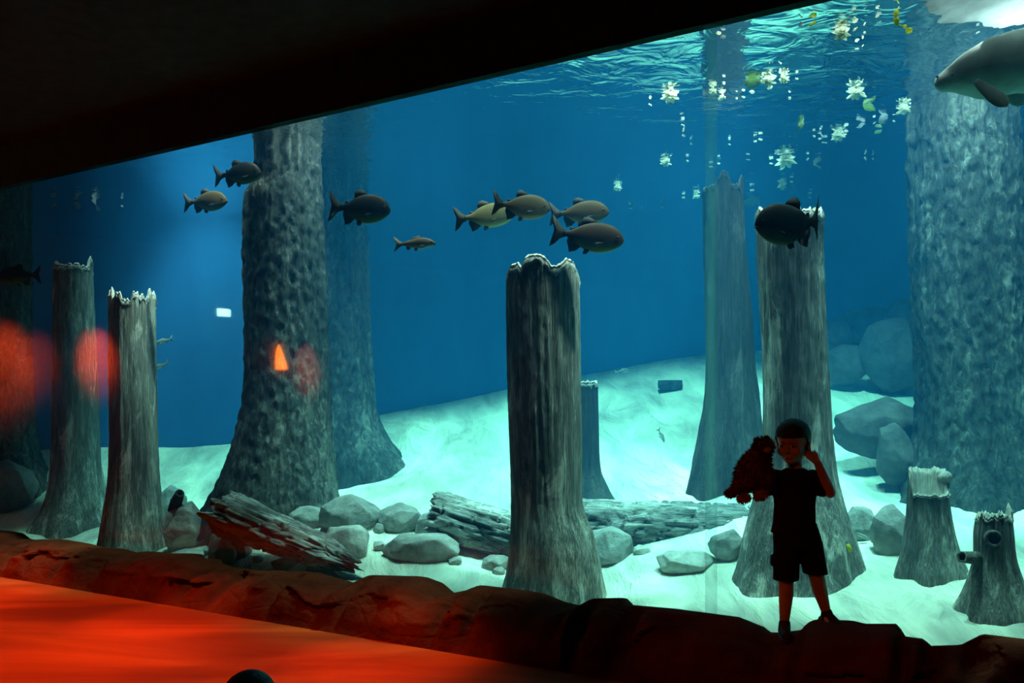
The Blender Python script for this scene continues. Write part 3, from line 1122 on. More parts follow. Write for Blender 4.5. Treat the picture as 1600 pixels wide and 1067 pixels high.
def fin_mesh(name, outline, L, mat, parent, y=0.0, thick=0.010, splay=0.0, bend=0.0):
    n = len(outline)
    c = (sum(p[0] for p in outline) / n, sum(p[1] for p in outline) / n)
    v, f = [], []
    for side in (-1, 1):
        for x, z in outline:
            v.append((-x * L, y * L + side * thick * L * 0.25 + splay * (outline[0][1] - z) * L, z * L))
        v.append((-c[0] * L, y * L + side * thick * L * 0.7 + splay * (outline[0][1] - c[1]) * L, c[1] * L))
    v = [(lambda q: (q[0] * L, q[1] * L, p[2]))(spine(-p[0] / L, p[1] / L, bend)) for p in v]
    a, b = n, 2 * n + 1
    for k in range(n):
        k2 = (k + 1) % n
        f.append((k, k2, a))
        f.append((n + 1 + k2, n + 1 + k, b))
        f.append((k, n + 1 + k, n + 1 + k2, k2))
    return link_mesh(name, v, f, mat, parent)


def fish(name, px, py, wpx, D, face, label, kind='dark', prof=PACU, yaw=0.0, pitch=0.0, tall=1.0, group=None, cat='fish', detail=True, bend=0.0, roll=0.0):
    """px, py: middle of the fish; wpx: its length in the photo; face: +1 looks right, -1 looks left; yaw turns the nose away from the camera."""
    L = wpx * D / F / max(0.25, math.cos(yaw))
    skin, fin = FM[kind]
    seg, rings = 28, 34
    v, f = [], []
    for i in range(rings + 1):
        t = 0.82 * (i / rings) ** 1.15
        zt = smooth_table(prof['top'], t)[0] * tall
        zb = smooth_table(prof['bot'], t)[0] * tall
        th = smooth_table(prof['th'], t)[0]
        zc, hz_ = (zt + zb) / 2, max(0.004, (zt - zb) / 2)
        for k in range(seg):
            a = 2 * PI * k / seg
            ca, sa = math.cos(a), math.sin(a)
            bx, by = spine(t, th * math.copysign(abs(ca) ** 0.9, ca), bend)
            v.append((bx * L, by * L, (zc + hz_ * sa) * L))
    for i in range(rings):
        for k in range(seg):
            q = i * seg + k
            w = i * seg + (k + 1) % seg
            f.append((q, w, w + seg, q + seg))
    f.append(tuple(range(seg))[::-1])
    f.append(tuple(range(rings * seg, (rings + 1) * seg)))
    body = link_mesh(name, v, f, skin)
    tag(body, label, cat, group)
    sc = lambda o: [(x, z * tall) for x, z in o]
    fin_mesh('tail_fin', sc(prof['tail']), L, fin, body, 0, 0.012, bend=bend)
    fin_mesh('dorsal_fin', sc(prof['dorsal']), L, fin, body, bend=bend)
    fin_mesh('anal_fin', sc(prof['anal']), L, fin, body, bend=bend)
    if detail:
        fin_mesh('adipose_fin', sc(prof['adipose']), L, fin, body, bend=bend)
        for s in (-1, 1):
            fin_mesh('pelvic_fin', sc(prof['pelvic']), L, fin, body, 0.03 * s, 0.008, 0.25 * s)
            pf = fin_mesh('pectoral_fin', sc(prof['pectoral']), L, fin, body, 0.082 * s if prof is PACU else 0.06 * s, 0.006, 0.3 * s)
            bm = bmesh.new()
            bmesh.ops.create_uvsphere(bm, u_segments=12, v_segments=8, radius=0.018 * L)
            e = link_bm('eye', bm, EYE_M, body)
            ty = smooth_table(prof['th'], 0.10)[0]
            e.location = (-0.10 * L, s * ty * L * 0.93, 0.035 * L * tall)
        mo = [(.004, -.022), (.045, -.045), (.05, -.052), (.006, -.034)]
        fin_mesh('mouth', sc(mo), L, EYE_M, body, 0, 0.11)
    c = P(px, py, D)
    ang = (0 if face > 0 else PI) + (yaw if face > 0 else -yaw)
    R = Euler((0, 0, ang)).to_matrix() @ Euler((roll, -pitch, 0)).to_matrix()
    body.matrix_world = Matrix.Translation(c - R @ Vector((-0.5 * L, 0, 0))) @ R.to_4x4()
    return body


def gl(px, extra): return plane_depth(px, CG) + extra


fish('pacu', 371, 272, 74, gl(371, 0.9), 1, 'near-black fish with a yellow belly, upper of the pair leading left of the massive trunk', 'dark', pitch=0.10, tall=0.95)
fish('pacu', 321, 315, 69, gl(321, 0.9), 1, 'brown fish with a dark tail, just below the near-black one by the massive trunk', 'brown', pitch=0.05, tall=0.92)
fish('pacu', 562, 326, 97, gl(562, 0.7), 1, 'big near-black fish with a yellow-edged belly, just right of the massive trunk', 'dark', pitch=-0.06, tall=0.96)
fish('small_fish', 648, 381, 66, gl(648, 0.9), 1, 'small slender brown-silver fish swimming alone under the shoal', 'reddish', SLIM, pitch=0.03)
fish('pacu', 757, 338, 96, gl(757, 1.1), 1, 'golden fish partly hidden by the tail of the dark fish before it', 'gold', pitch=0.10, tall=0.80)
fish('pacu', 814, 323, 92, gl(814, 0.75), 1, 'dark brown fish with a pale shoulder whose tail overlaps the golden fish', 'brown', pitch=-0.08, tall=0.86, bend=-0.6)
fish('pacu', 905, 333, 94, gl(905, 1.0), 1, 'grey-tan fish with a pale lip, upper of the overlapping pair above the largest stump', 'brown', pitch=0.04, tall=0.80)
fish('pacu', 917, 370, 117, gl(917, 0.65), 1, 'umber fish with yellow belly edge, lower of the overlapping pair above the largest stump', 'umber', pitch=-0.12, tall=0.82, bend=-0.5)
fish('pacu', 1237, 352, 116, gl(1233, 0.75), -1, 'large black fish facing left in front of the top of the broad pale stump', 'dark', pitch=0.03, tall=1.14, yaw=0.0, bend=2.8)
fish('pacu', 30, 431, 68, gl(30, 0.7), -1, 'dark fish facing left at the left edge of the window', 'dark', pitch=-0.05, tall=0.86)
fish('silver_fish', 256, 533, 30, 10.2, -1, 'thin silvery fish beside the slim jagged stump, upper of two', 'silver', SLIM, pitch=-0.30, cat='fish')
fish('silver_fish', 251, 572, 28, 10.2, -1, 'thin silvery fish beside the slim jagged stump, lower of two', 'silver', SLIM, pitch=-0.45, cat='fish')
fish('silver_fish', 972, 580, 24, 10.6, 1, 'tiny pale fish above the crest of the bright sand slope', 'silver', SLIM, pitch=0.2)
fish('silver_fish', 1033, 680, 22, 9.0, 1, 'small fish seen nose-down against the bright sand slope', 'silver', SLIM, pitch=-1.05, yaw=0.5)
fish('silver_fish', 1352, 840, 30, 6.9, -1, 'pale slender fish before the dark rock behind the broad pale stump', 'silver', SLIM, pitch=0.50, tall=0.7)

# ------------------------------------------------------------------ manatee
MD = 5.75
t_ = NT('manatee_skin')
f_ = t_.noise(t_.coord(), 5, 6, 0.65)
g_ = t_.noise(t_.coord((1, 3, 3)), 22, 4)
t_.principled(t_.ramp(f_, [(0.3, (0.24, 0.235, 0.21)), (0.7, (0.40, 0.39, 0.35))]), 0.75, t_.bump(g_, 0.25, 0.01), 0.2)
M['manatee'] = t_.m


def make_manatee():
    tab = [(1460.5, 127, 133, .5), (1463, 121, 137, .8), (1470, 114, 141, .95), (1480, 105, 143, 1.0), (1495, 92, 143, 1.0), (1515, 77, 147, 1.0), (1540, 63, 152, 1.0), (1570, 53, 148, 1.05), (1600, 46.5, 142, 1.1),
           (1650, 42, 146, 1.15), (1720, 46, 160, 1.15), (1790, 62, 160, 1.1), (1850, 80, 150, 1.05), (1890, 94, 138, 1.2), (1920, 102, 128, 2.8), (1960, 106, 124, 6.0), (2000, 108, 121, 6.5), (2020, 112, 117, 3.0)]
    seg, rings = 40, 90
    org = P(1600, 100, MD)
    v, f = [], []
    for i in range(rings + 1):
        t = (i / rings) ** 1.25
        x = tab[0][0] + (tab[-1][0] - tab[0][0]) * t
        top, bot, wr = smooth_table(tab, x)
        hz_ = max(0.008, (bot - top) / 2 * MD / F)
        c = P(x, (top + bot) / 2, MD)
        for k in range(seg):
            a = 2 * PI * k / seg
            ca, sa = math.cos(a), math.sin(a)
            wr_ = 1 + 0.012 * math.sin(x * 0.16) * (1 if 1480 < x < 1560 else 0)
            v.append(c + Vector((0, hz_ * wr * ca, hz_ * sa * wr_)) - org)
    for i in range(rings):
        for k in range(seg):
            q = i * seg + k
            w = i * seg + (k + 1) % seg
            f.append((q, w, w + seg, q + seg))
    f.append(tuple(range(seg))[::-1])
    f.append(tuple(range(rings * seg, (rings + 1) * seg)))
    body = link_mesh('manatee', v, f, M['manatee'], loc=org)
    tag(body, 'grey manatee swimming left at the top right corner, flippers hanging down', 'manatee')

    def flipper(p0, p1, w, yoff, bendy):
        a, b = P(p0[0], p0[1], MD + yoff) - org, P(p1[0], p1[1], MD + yoff + bendy) - org
        d = (b - a)
        side = d.cross(Vector((0, 1, 0))).normalized()
        nrm = side.cross(d).normalized()
        vv, ff = [], []
        rr = [(0, .45), (.1, .6), (.25, .78), (.45, .95), (.65, 1.05), (.82, .95), (.93, .65), (1.0, .12)]
        for i in range(17):
            t = i / 16
            s = smooth_table(rr, t)[0]
            for k in range(16):
                an = 2 * PI * k / 16
                vv.append(a + d * t + side * math.cos(an) * w * s + nrm * math.sin(an) * w * 0.28 * (1 - 0.5 * t) * min(1, s * 1.2))
        for i in range(16):
            for k in range(16):
                q = i * 16 + k
                u = i * 16 + (k + 1) % 16
                ff.append((q, u, u + 16, q + 16))
        ff.append(tuple(range(16))[::-1])
        ff.append(tuple(range(256, 272)))
        return link_mesh('flipper', vv, ff, M['manatee'], body)
    flipper((1524, 126), (1574, 166), 0.052, -0.15, -0.10)
    flipper((1545, 122), (1600, 161), 0.060, 0.13, 0.10)
    for s in (-1, 1):
        bm = bmesh.new()
        bmesh.ops.create_uvsphere(bm, u_segments=10, v_segments=8, radius=0.011)
        e = link_bm('eye', bm, EYE_M, body)
        e.location = P(1488, 117, MD + s * 0.093) - org
        bm = bmesh.new()
        bmesh.ops.create_uvsphere(bm, u_segments=10, v_segments=8, radius=0.009)
        e = link_bm('nostril', bm, EYE_M, body)
        e.location = P(1464.5, 120, MD + s * 0.018) - org


make_manatee()

# ------------------------------------------------------------------ floating flowers, leaves and petals
PM = {'white': petal_mat('lily_petal', (0.95, 0.95, 0.82)), 'yellow': petal_mat('yellow_petal', (0.85, 0.80, 0.18)), 'green': petal_mat('lily_leaf', (0.35, 0.48, 0.22)),
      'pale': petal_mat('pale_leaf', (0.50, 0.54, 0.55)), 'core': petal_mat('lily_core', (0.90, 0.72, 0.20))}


def petal_into(bm, base, d, side, L, w, curl):
    nrm = d.cross(side).normalized()
    rows = []
    for i in range(6):
        t = i / 5
        ww = w * math.sin(PI * (0.12 + 0.86 * t)) ** 0.8
        c = base + d * L * t + nrm * curl * L * t * t
        rows.append([bm.verts.new(c - side * ww), bm.verts.new(c + nrm * 0.006 * 1.0 - nrm * ww * 0.3), bm.verts.new(c + side * ww)])
    for a, b in zip(rows, rows[1:]):
        for k in range(2):
            bm.faces.new((a[k], a[k + 1], b[k + 1], b[k]))


def lily(px, py, wpx, label, seed, squash=1.0, mat='white', group='flowers floating at the water surface', dz=0.03):
    rnd = random.Random(seed)
    p = surf(px, py, dz)
    R_ = wpx / 2 * p.y / F
    root = empty('water_lily', p)
    tag(root, label, 'flower', group)
    bm = bmesh.new()
    for ring, (cnt, el, ll) in enumerate(((7, -0.25, 1.0), (6, 0.35, 0.95), (5, 0.95, 0.8), (4, -0.95, 0.75))):
        for k in range(cnt):
            a = 2 * PI * (k + 0.5 * (ring % 2) + rnd.uniform(-.2, .2)) / cnt
            e = el + rnd.uniform(-.2, .2)
            d = Vector((math.cos(a) * math.cos(e), math.sin(a) * math.cos(e), math.sin(e) * squash)).normalized()
            side = d.cross(Vector((0.1, 0.2, 1))).normalized()
            petal_into(bm, d * R_ * 0.12, d, side, R_ * ll * 0.9 * rnd.uniform(0.85, 1.1), R_ * 0.27, rnd.uniform(-.2, .2))
    o = link_bm('petal_whorl', bm, PM[mat], root)
    md = o.modifiers.new('thick', 'SOLIDIFY')
    md.thickness = 0.004
    bm = bmesh.new()
    bmesh.ops.create_icosphere(bm, subdivisions=2, radius=R_ * 0.22)
    link_bm('stamens', bm, PM['core'], root)
    return root


for i, (px, py, w, lab) in enumerate([
        (1047, 145, 30, 'star-shaped white flower left of the vertical window seam'),
        (1315, 45, 30, 'largest bright white flower near the top, left of the manatee'),
        (1338, 140, 32, 'white flower with open petals, first below the largest bright one'),
        (1310, 208, 24, 'pale drooping flower below the round green leaf and to its right'),
        (1200, 121, 26, 'white flower beside the clump of green leaves under the ripples'),
        (1225, 118, 18, 'small white flower right of the one by the clump of green leaves'),
        (1114, 137, 14, 'small yellow-white flower just right of the window seam'),
        (1128, 147, 12, 'small pale blossom right of the small yellow-white one at the seam'),
        (1040, 250, 18, 'pale four-petalled flower above the bright slope, below the star-shaped one'),
        (965, 290, 14, 'small pale flower farthest left of the floating flowers'),
        (1412, 166, 22, 'bluish white flower against the edge of the thickest trunk'),
        (1228, 246, 34, 'cluster of pale blossoms above the black fish'),
        (1222, 287, 16, 'pale blossom just above the fin of the black fish'),
        (1088, 303, 12, 'tiny pale flower touching the two-pronged dark stump')]):
    lily(px, py, w, lab, i + 3)


def leaf(px, py, wpx, label, seed, mat='green', name='floating_leaf', cat='leaf', group=None, ry=0.8, tilt=0.5, dz=0.03):
    rnd = random.Random(seed)
    p = surf(px, py, dz)
    R_ = wpx / 2 * p.y / F
    n = 22
    v = [(0, 0, 0.004), (0, 0, -0.004)]
    for s in (1, -1):
        for k in range(n):
            a = 2 * PI * k / n
            r = R_ * (1 + 0.25 * noise.noise(Vector((math.cos(a) * 2 + seed, math.sin(a) * 2, seed))))
            v.append((r * math.cos(a), r * ry * math.sin(a), 0.003 * s + R_ * 0.12 * math.sin(3 * a + seed)))
    f = []
    for k in range(n):
        k2 = (k + 1) % n
        f += [(0, 2 + k, 2 + k2), (1, 2 + n + k2, 2 + n + k), (2 + k, 2 + n + k, 2 + n + k2, 2 + k2)]
    o = link_mesh(name, v, f, PM[mat], loc=p)
    o.rotation_euler = (tilt + rnd.uniform(-.2, .2), rnd.uniform(-.3, .3), rnd.uniform(0, 6))
    tag(o, label, cat, group)
    return o


leaf(1251, 192, 20, 'round pale green leaf hanging at the surface above the broad pale stump', 5, 'green', tilt=1.2)
leaf(1176, 122, 24, 'clump of green leaves floating beside two white flowers', 6, 'green', tilt=1.0)
leaf(1380, 181, 20, 'pale leaf floating left of the bluish white flower', 7, 'pale', tilt=0.8)
leaf(1358, 162, 26, 'flat green leaf floating between the open white flower and the trunk edge', 8, 'green')
leaf(1277, 255, 16, 'slanted pale leaf right of the cluster of pale blossoms', 9, 'pale', tilt=0.8)
leaf(1175, 311, 28, 'faint bluish leaf behind the tail side of the two-pronged stump', 10, 'pale', tilt=0.4)
leaf(1270, 30, 12, 'yellow leaf near the top edge left of the largest white flower', 11, 'yellow', tilt=0.9)
leaf(1251, 31, 9, 'small yellow-white leaf near the top edge beside the yellow one', 12, 'pale', tilt=0.9)
leaf(1345, 191, 16, 'thin pale leaf in the stack below the flat green leaf', 13, 'pale')
leaf(1372, 201, 14, 'thin green leaf under the pale leaf near the trunk edge', 14, 'green')
PLAB = 'small loose petal drifting at the water surface among the flowers'
rnd = random.Random(8)
spots = [(1065, 183), (1067, 190), (1068, 207), (1016, 158), (1002, 321), (985, 322), (1035, 320), (1068, 305), (1151, 148), (1162, 146), (1234, 148), (1245, 117), (1219, 104), (1203, 131),
         (1175, 138), (1283, 205), (1281, 212), (1288, 218), (1272, 208), (1322, 200), (1335, 11), (1351, 6), (1334, 22), (1373, 28), (1371, 18), (1336, 39), (1351, 44), (1339, 70), (1348, 65),
         (1140, 221), (1180, 216), (1188, 213), (1111, 257), (1123, 251), (1074, 247), (1169, 245), (1352, 243), (1364, 244), (1222, 259), (1205, 251), (1262, 244), (1237, 280), (1175, 293), (1238, 297),
         (1265, 305), (1397, 184), (1404, 172), (1366, 187), (1528, 44), (1171, 310), (1185, 313), (1131, 124), (1130, 51), (1123, 45), (1080, 220)]
for i, (px, py) in enumerate(spots):
    leaf(px, py, rnd.uniform(5, 9), PLAB, 40 + i, 'white' if rnd.random() < 0.7 else 'pale', 'loose_petal', 'petal', 'loose petals among the floating flowers', 0.6, rnd.uniform(0.3, 1.2))
for i, (px, py, w) in enumerate([(84, 313, 16), (120, 314, 26), (150, 313, 34), (191, 315, 8)]):  # patches added at the surface in place of bright bands of light
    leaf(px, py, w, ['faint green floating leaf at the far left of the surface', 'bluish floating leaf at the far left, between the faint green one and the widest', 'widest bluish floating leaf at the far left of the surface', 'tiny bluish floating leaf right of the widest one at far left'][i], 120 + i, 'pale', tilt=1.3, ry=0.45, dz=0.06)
# water weed near the top edge, and the big pale pad with a ragged rim
p0 = surf(1400, 8, 0.05)
weed = tube('water_weed', [p0 + Vector((0.02, 0, 0.04)), p0, p0 + Vector((0.0, 0.02, -0.05)), p0 + Vector((0.02, 0.0, -0.08)), p0 + Vector((0.09, -0.02, -0.12))], [0.004, 0.006, 0.006, 0.004, 0.003], PM['yellow'], None, 8)
tag(weed, 'thin yellow-green strand of water weed hanging by the top edge', 'water weed')
for k, (dx_, dz_, r_) in enumerate(((0, 0, .02), (0.004, -0.045, .022), (0.004, -0.07, .017), (0.085, -0.118, .02), (0.06, -0.09, .013))):
    bm = bmesh.new()
    bmesh.ops.create_icosphere(bm, subdivisions=2, radius=r_)
    for vt in bm.verts: vt.co *= 1 + 0.35 * nz(vt.co.x * 40 + k, vt.co.y * 40, vt.co.z * 40)
    link_bm('bud', bm, PM['yellow'], weed, loc=p0 + Vector((dx_, 0, dz_)))


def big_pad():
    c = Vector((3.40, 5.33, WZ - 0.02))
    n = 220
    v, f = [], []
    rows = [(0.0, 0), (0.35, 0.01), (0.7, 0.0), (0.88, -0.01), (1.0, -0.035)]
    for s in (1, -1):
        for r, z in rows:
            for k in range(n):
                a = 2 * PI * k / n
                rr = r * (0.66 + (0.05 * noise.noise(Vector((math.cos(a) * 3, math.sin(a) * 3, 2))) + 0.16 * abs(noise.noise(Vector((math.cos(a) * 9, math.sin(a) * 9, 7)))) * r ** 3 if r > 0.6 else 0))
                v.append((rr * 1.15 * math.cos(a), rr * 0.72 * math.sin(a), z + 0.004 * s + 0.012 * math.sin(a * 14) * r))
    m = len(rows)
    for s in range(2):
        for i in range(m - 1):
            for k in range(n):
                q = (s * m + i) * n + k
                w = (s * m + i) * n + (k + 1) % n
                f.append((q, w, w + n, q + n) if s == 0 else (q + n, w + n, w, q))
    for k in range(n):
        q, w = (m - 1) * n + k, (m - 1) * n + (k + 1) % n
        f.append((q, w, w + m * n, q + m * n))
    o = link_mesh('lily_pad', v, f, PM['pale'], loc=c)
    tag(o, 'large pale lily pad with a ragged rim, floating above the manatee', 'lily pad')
    for k, (x, y) in enumerate(((-0.15, -0.1), (0.0, 0.05), (-0.1, 0.12))):
        bm = bmesh.new()
        bmesh.ops.create_icosphere(bm, subdivisions=2, radius=0.03)
        for vt in bm.verts: vt.co.z *= 0.4
        link_bm('yellow_patch', bm, PM['yellow'], o, loc=(x, y, -0.025))


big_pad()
lf = P(1327, 857, 6.25)
yl = link_mesh('yellow_leaf', [(-.02, 0, .03), (.0, -.004, .035), (.015, 0, .01), (.022, -.004, -.02), (.0, 0, -.03), (-.012, -.004, 0),
                               (-.02, .01, .03), (.0, .006, .035), (.015, .01, .01), (.022, .006, -.02), (.0, .01, -.03), (-.012, .006, 0)],
               [(0, 1, 2, 3, 4, 5), (11, 10, 9, 8, 7, 6)] + [(i, (i + 1) % 6, 6 + (i + 1) % 6, 6 + i) for i in range(6)], PM['yellow'], loc=lf)
tag(yl, 'small yellow leaf sinking in front of the broad pale stump', 'leaf')

# ------------------------------------------------------------------ figures


def cap_into(bm, p0, p1, r0, r1, seg=16):
    p0, p1 = Vector(p0), Vector(p1)
    d = p1 - p0
    L = d.length
    for p, r in ((p0, r0), (p1, r1)):
        bmesh.ops.create_uvsphere(bm, u_segments=seg, v_segments=max(6, seg // 2), radius=r, matrix=Matrix.Translation(p))
    if L > 1e-5:
        q = Vector((0, 0, 1)).rotation_difference(d.normalized()).to_matrix().to_4x4()
        bmesh.ops.create_cone(bm, cap_ends=True, segments=seg, radius1=r0, radius2=r1, depth=L, matrix=Matrix.Translation((p0 + p1) / 2) @ q)


def ell_into(bm, c, r, rot=None, seg=24):
    m = Matrix.Translation(Vector(c)) @ (rot.to_4x4() if rot is not None else Matrix.Identity(4)) @ Matrix.Diagonal((r[0], r[1], r[2], 1))
    bmesh.ops.create_uvsphere(bm, u_segments=seg, v_segments=seg // 2, radius=1.0, matrix=m)


def sweep_into(bm, rings, seg=28):
    """rings: (centre, half width x, half depth y), horizontal ellipses."""
    loops = []
    for c, rx, ry in rings:
        loops.append([bm.verts.new((c[0] + rx * math.cos(2 * PI * k / seg), c[1] + ry * math.sin(2 * PI * k / seg), c[2])) for k in range(seg)])
    for a, b in zip(loops, loops[1:]):
        for k in range(seg):
            bm.faces.new((a[k], a[(k + 1) % seg], b[(k + 1) % seg], b[k]))
    bm.faces.new(loops[0][::-1])
    bm.faces.new(loops[-1])


def fuse(name, bm, voxel, mat, parent=None, smooth_it=4):
    """Grow one continuous skin over overlapping shapes."""
    bmesh.ops.recalc_face_normals(bm, faces=bm.faces)
    me = bpy.data.meshes.new('tmp')
    bm.to_mesh(me)
    bm.free()
    o = bpy.data.objects.new(name, me)
    COL.objects.link(o)
    r = o.modifiers.new('r', 'REMESH')
    r.mode = 'VOXEL'
    r.voxel_size = voxel
    s = o.modifiers.new('s', 'SMOOTH')
    s.iterations = smooth_it
    s.factor = 0.5
    bpy.context.view_layer.update()
    dg = bpy.context.evaluated_depsgraph_get()
    new = bpy.data.meshes.new_from_object(o.evaluated_get(dg))
    o.modifiers.clear()
    o.data = new
    new.name = name
    new.materials.clear()
    new.materials.append(mat)
    for p in new.polygons: p.use_smooth = True
    if parent is not None: o.parent = parent
    return o


SKIN = plain('skin', (0.52, 0.30, 0.20), 0.6, 0.25, 0.08, 20, 0.05)
HAIR = plain('dark_hair', (0.018, 0.013, 0.010), 0.6, 0.3, 0.4, 60, 0.6)
SHIRT = plain('black_cotton', (0.012, 0.012, 0.014), 0.9, 0.1, 0.2, 40, 0.2)
SHORTS = plain('navy_cotton', (0.010, 0.011, 0.015), 0.9, 0.1, 0.2, 40, 0.2)
SHOE = plain('dark_shoe', (0.030, 0.020, 0.016), 0.7, 0.2, 0.3, 40, 0.2)
EYEW = plain('eye_white', (0.28, 0.26, 0.24), 0.3, 0.4, 0.02)
IRIS = plain('eye_brown', (0.03, 0.018, 0.012), 0.2, 0.5, 0.1)
BD = 4.93


def B(px, py, dd=0.0): return P(px, py, BD + dd)


def hand_into(bm, wrist, direction, palm_n, L=0.115, curl=0.6, thumb_side=1, r=0.0062):
    """Palm and five bent fingers; direction = wrist to knuckles, palm_n = the way the palm looks."""
    d = Vector(direction).normalized()
    n = Vector(palm_n)
    n = (n - d * n.dot(d)).normalized()
    s = d.cross(n).normalized() * thumb_side
    w = Vector(wrist)
    pl = L * 0.5
    for k in range(4):
        off = (k - 1.5) * 0.0135
        kn_ = w + d * pl + s * (-off)
        cap_into(bm, w + s * (-off * 0.6) + d * 0.012, kn_, 0.0105, 0.0085, 10)
        fl = L * 0.5 * (0.86, 1.0, 0.95, 0.74)[k]
        p = kn_
        ang = 0.15
        for j, q in enumerate((0.45, 0.32, 0.23)):
            ang += curl * (0.5, 0.7, 0.5)[j]
            dd_ = d * math.cos(ang) + n * math.sin(ang)
            p2 = p + dd_ * fl * q
            cap_into(bm, p, p2, r * (1.12 - 0.1 * j), r * (1.02 - 0.1 * j), 8)
            p = p2
    tb = w + s * 0.020 + d * 0.020
    t1 = tb + (s * 0.65 + d * 0.7 + n * 0.35).normalized() * 0.026
    t2 = t1 + (s * 0.2 + d * 0.85 + n * 0.45).normalized() * 0.022
    cap_into(bm, w + d * 0.01, tb, 0.011, 0.010, 10)
    cap_into(bm, tb, t1, 0.010, 0.0078, 10)
    cap_into(bm, t1, t2, 0.0078, 0.0062, 10)


def head_into(bm, c, yaw, pitch, s=1.0):
    """Head looking along -Y when yaw and pitch are 0. Returns its frame."""
    R = (Euler((0, 0, yaw)).to_matrix() @ Euler((pitch, 0, 0)).to_matrix())
    T = lambda x, y, z: Vector(c) + R @ Vector((x * s, y * s, z * s))
    E = lambda x, y, z, a, b, d: ell_into(bm, T(x, y, z), (a * s, b * s, d * s), R)
    E(0, 0.012, 0.028, 0.079, 0.094, 0.084)      # cranium
    E(0, 0.026, -0.040, 0.066, 0.064, 0.060)     # back of the head
    E(0, -0.022, -0.030, 0.064, 0.066, 0.074)    # face
    E(0, -0.034, -0.072, 0.040, 0.042, 0.036)    # jaw
    E(0, -0.062, -0.090, 0.018, 0.016, 0.014)    # chin
    E(0, -0.078, 0.012, 0.044, 0.014, 0.010)     # brow
    for q in (-1, 1):
        E(q * 0.036, -0.064, -0.038, 0.026, 0.022, 0.026)   # cheeks
        E(q * 0.080, 0.012, -0.022, 0.007, 0.017, 0.026)    # ears
    cap_into(bm, T(0, -0.084, -0.002), T(0, -0.098, -0.034), 0.007 * s, 0.0105 * s, 10)   # nose
    E(0, -0.088, -0.040, 0.014, 0.010, 0.007)
    E(0, -0.083, -0.060, 0.020, 0.009, 0.0055)   # lips
    E(0, -0.081, -0.069, 0.018, 0.009, 0.0060)
    return R, T


def hair_mesh(parent, c, R, s, hairline=0.30):
    bm = bmesh.new()
    bmesh.ops.create_icosphere(bm, subdivisions=5, radius=1.0)
    for vt in bm.verts:
        d = vt.co.copy()
        front = -d.y
        # hair covers the crown, sides above the ears and the back down to the nape
        lim = -0.80 if front < 0.0 else (-0.80 + front * 1.9)
        lim = min(lim, hairline)
        k = max(0.0, min(1.0, (d.z - lim) / 0.10 + 0.5))
        sc = 0.80 + (1.075 - 0.80) * k + 0.012 * k * noise.noise(d * 9) + 0.012 * k * noise.noise(Vector((d.x * 25, d.y * 25, d.z * 8)))
        v_ = Vector((d.x * 0.080 * sc, d.y * 0.095 * sc + 0.012, d.z * 0.086 * sc + 0.028))
        if d.z < 0: v_.z += d.z * 0.045 * max(0.0, 0.3 - front) * k
        vt.co = Vector(c) + R @ (v_ * s)
    return link_bm('hair', bm, HAIR, parent)


def eyes(parent, T, s):
    for q in (-1, 1):
        bm = bmesh.new()
        bmesh.ops.create_uvsphere(bm, u_segments=14, v_segments=10, radius=0.0125 * s, matrix=Matrix.Translation(T(q * 0.031, -0.0745, -0.008)))
        e = link_bm('eye', bm, EYEW, parent)
        bm = bmesh.new()
        bmesh.ops.create_uvsphere(bm, u_segments=12, v_segments=8, radius=0.0068 * s, matrix=Matrix.Translation(T(q * 0.031 - 0.002, -0.0822, -0.009)))
        link_bm('iris', bm, IRIS, e)


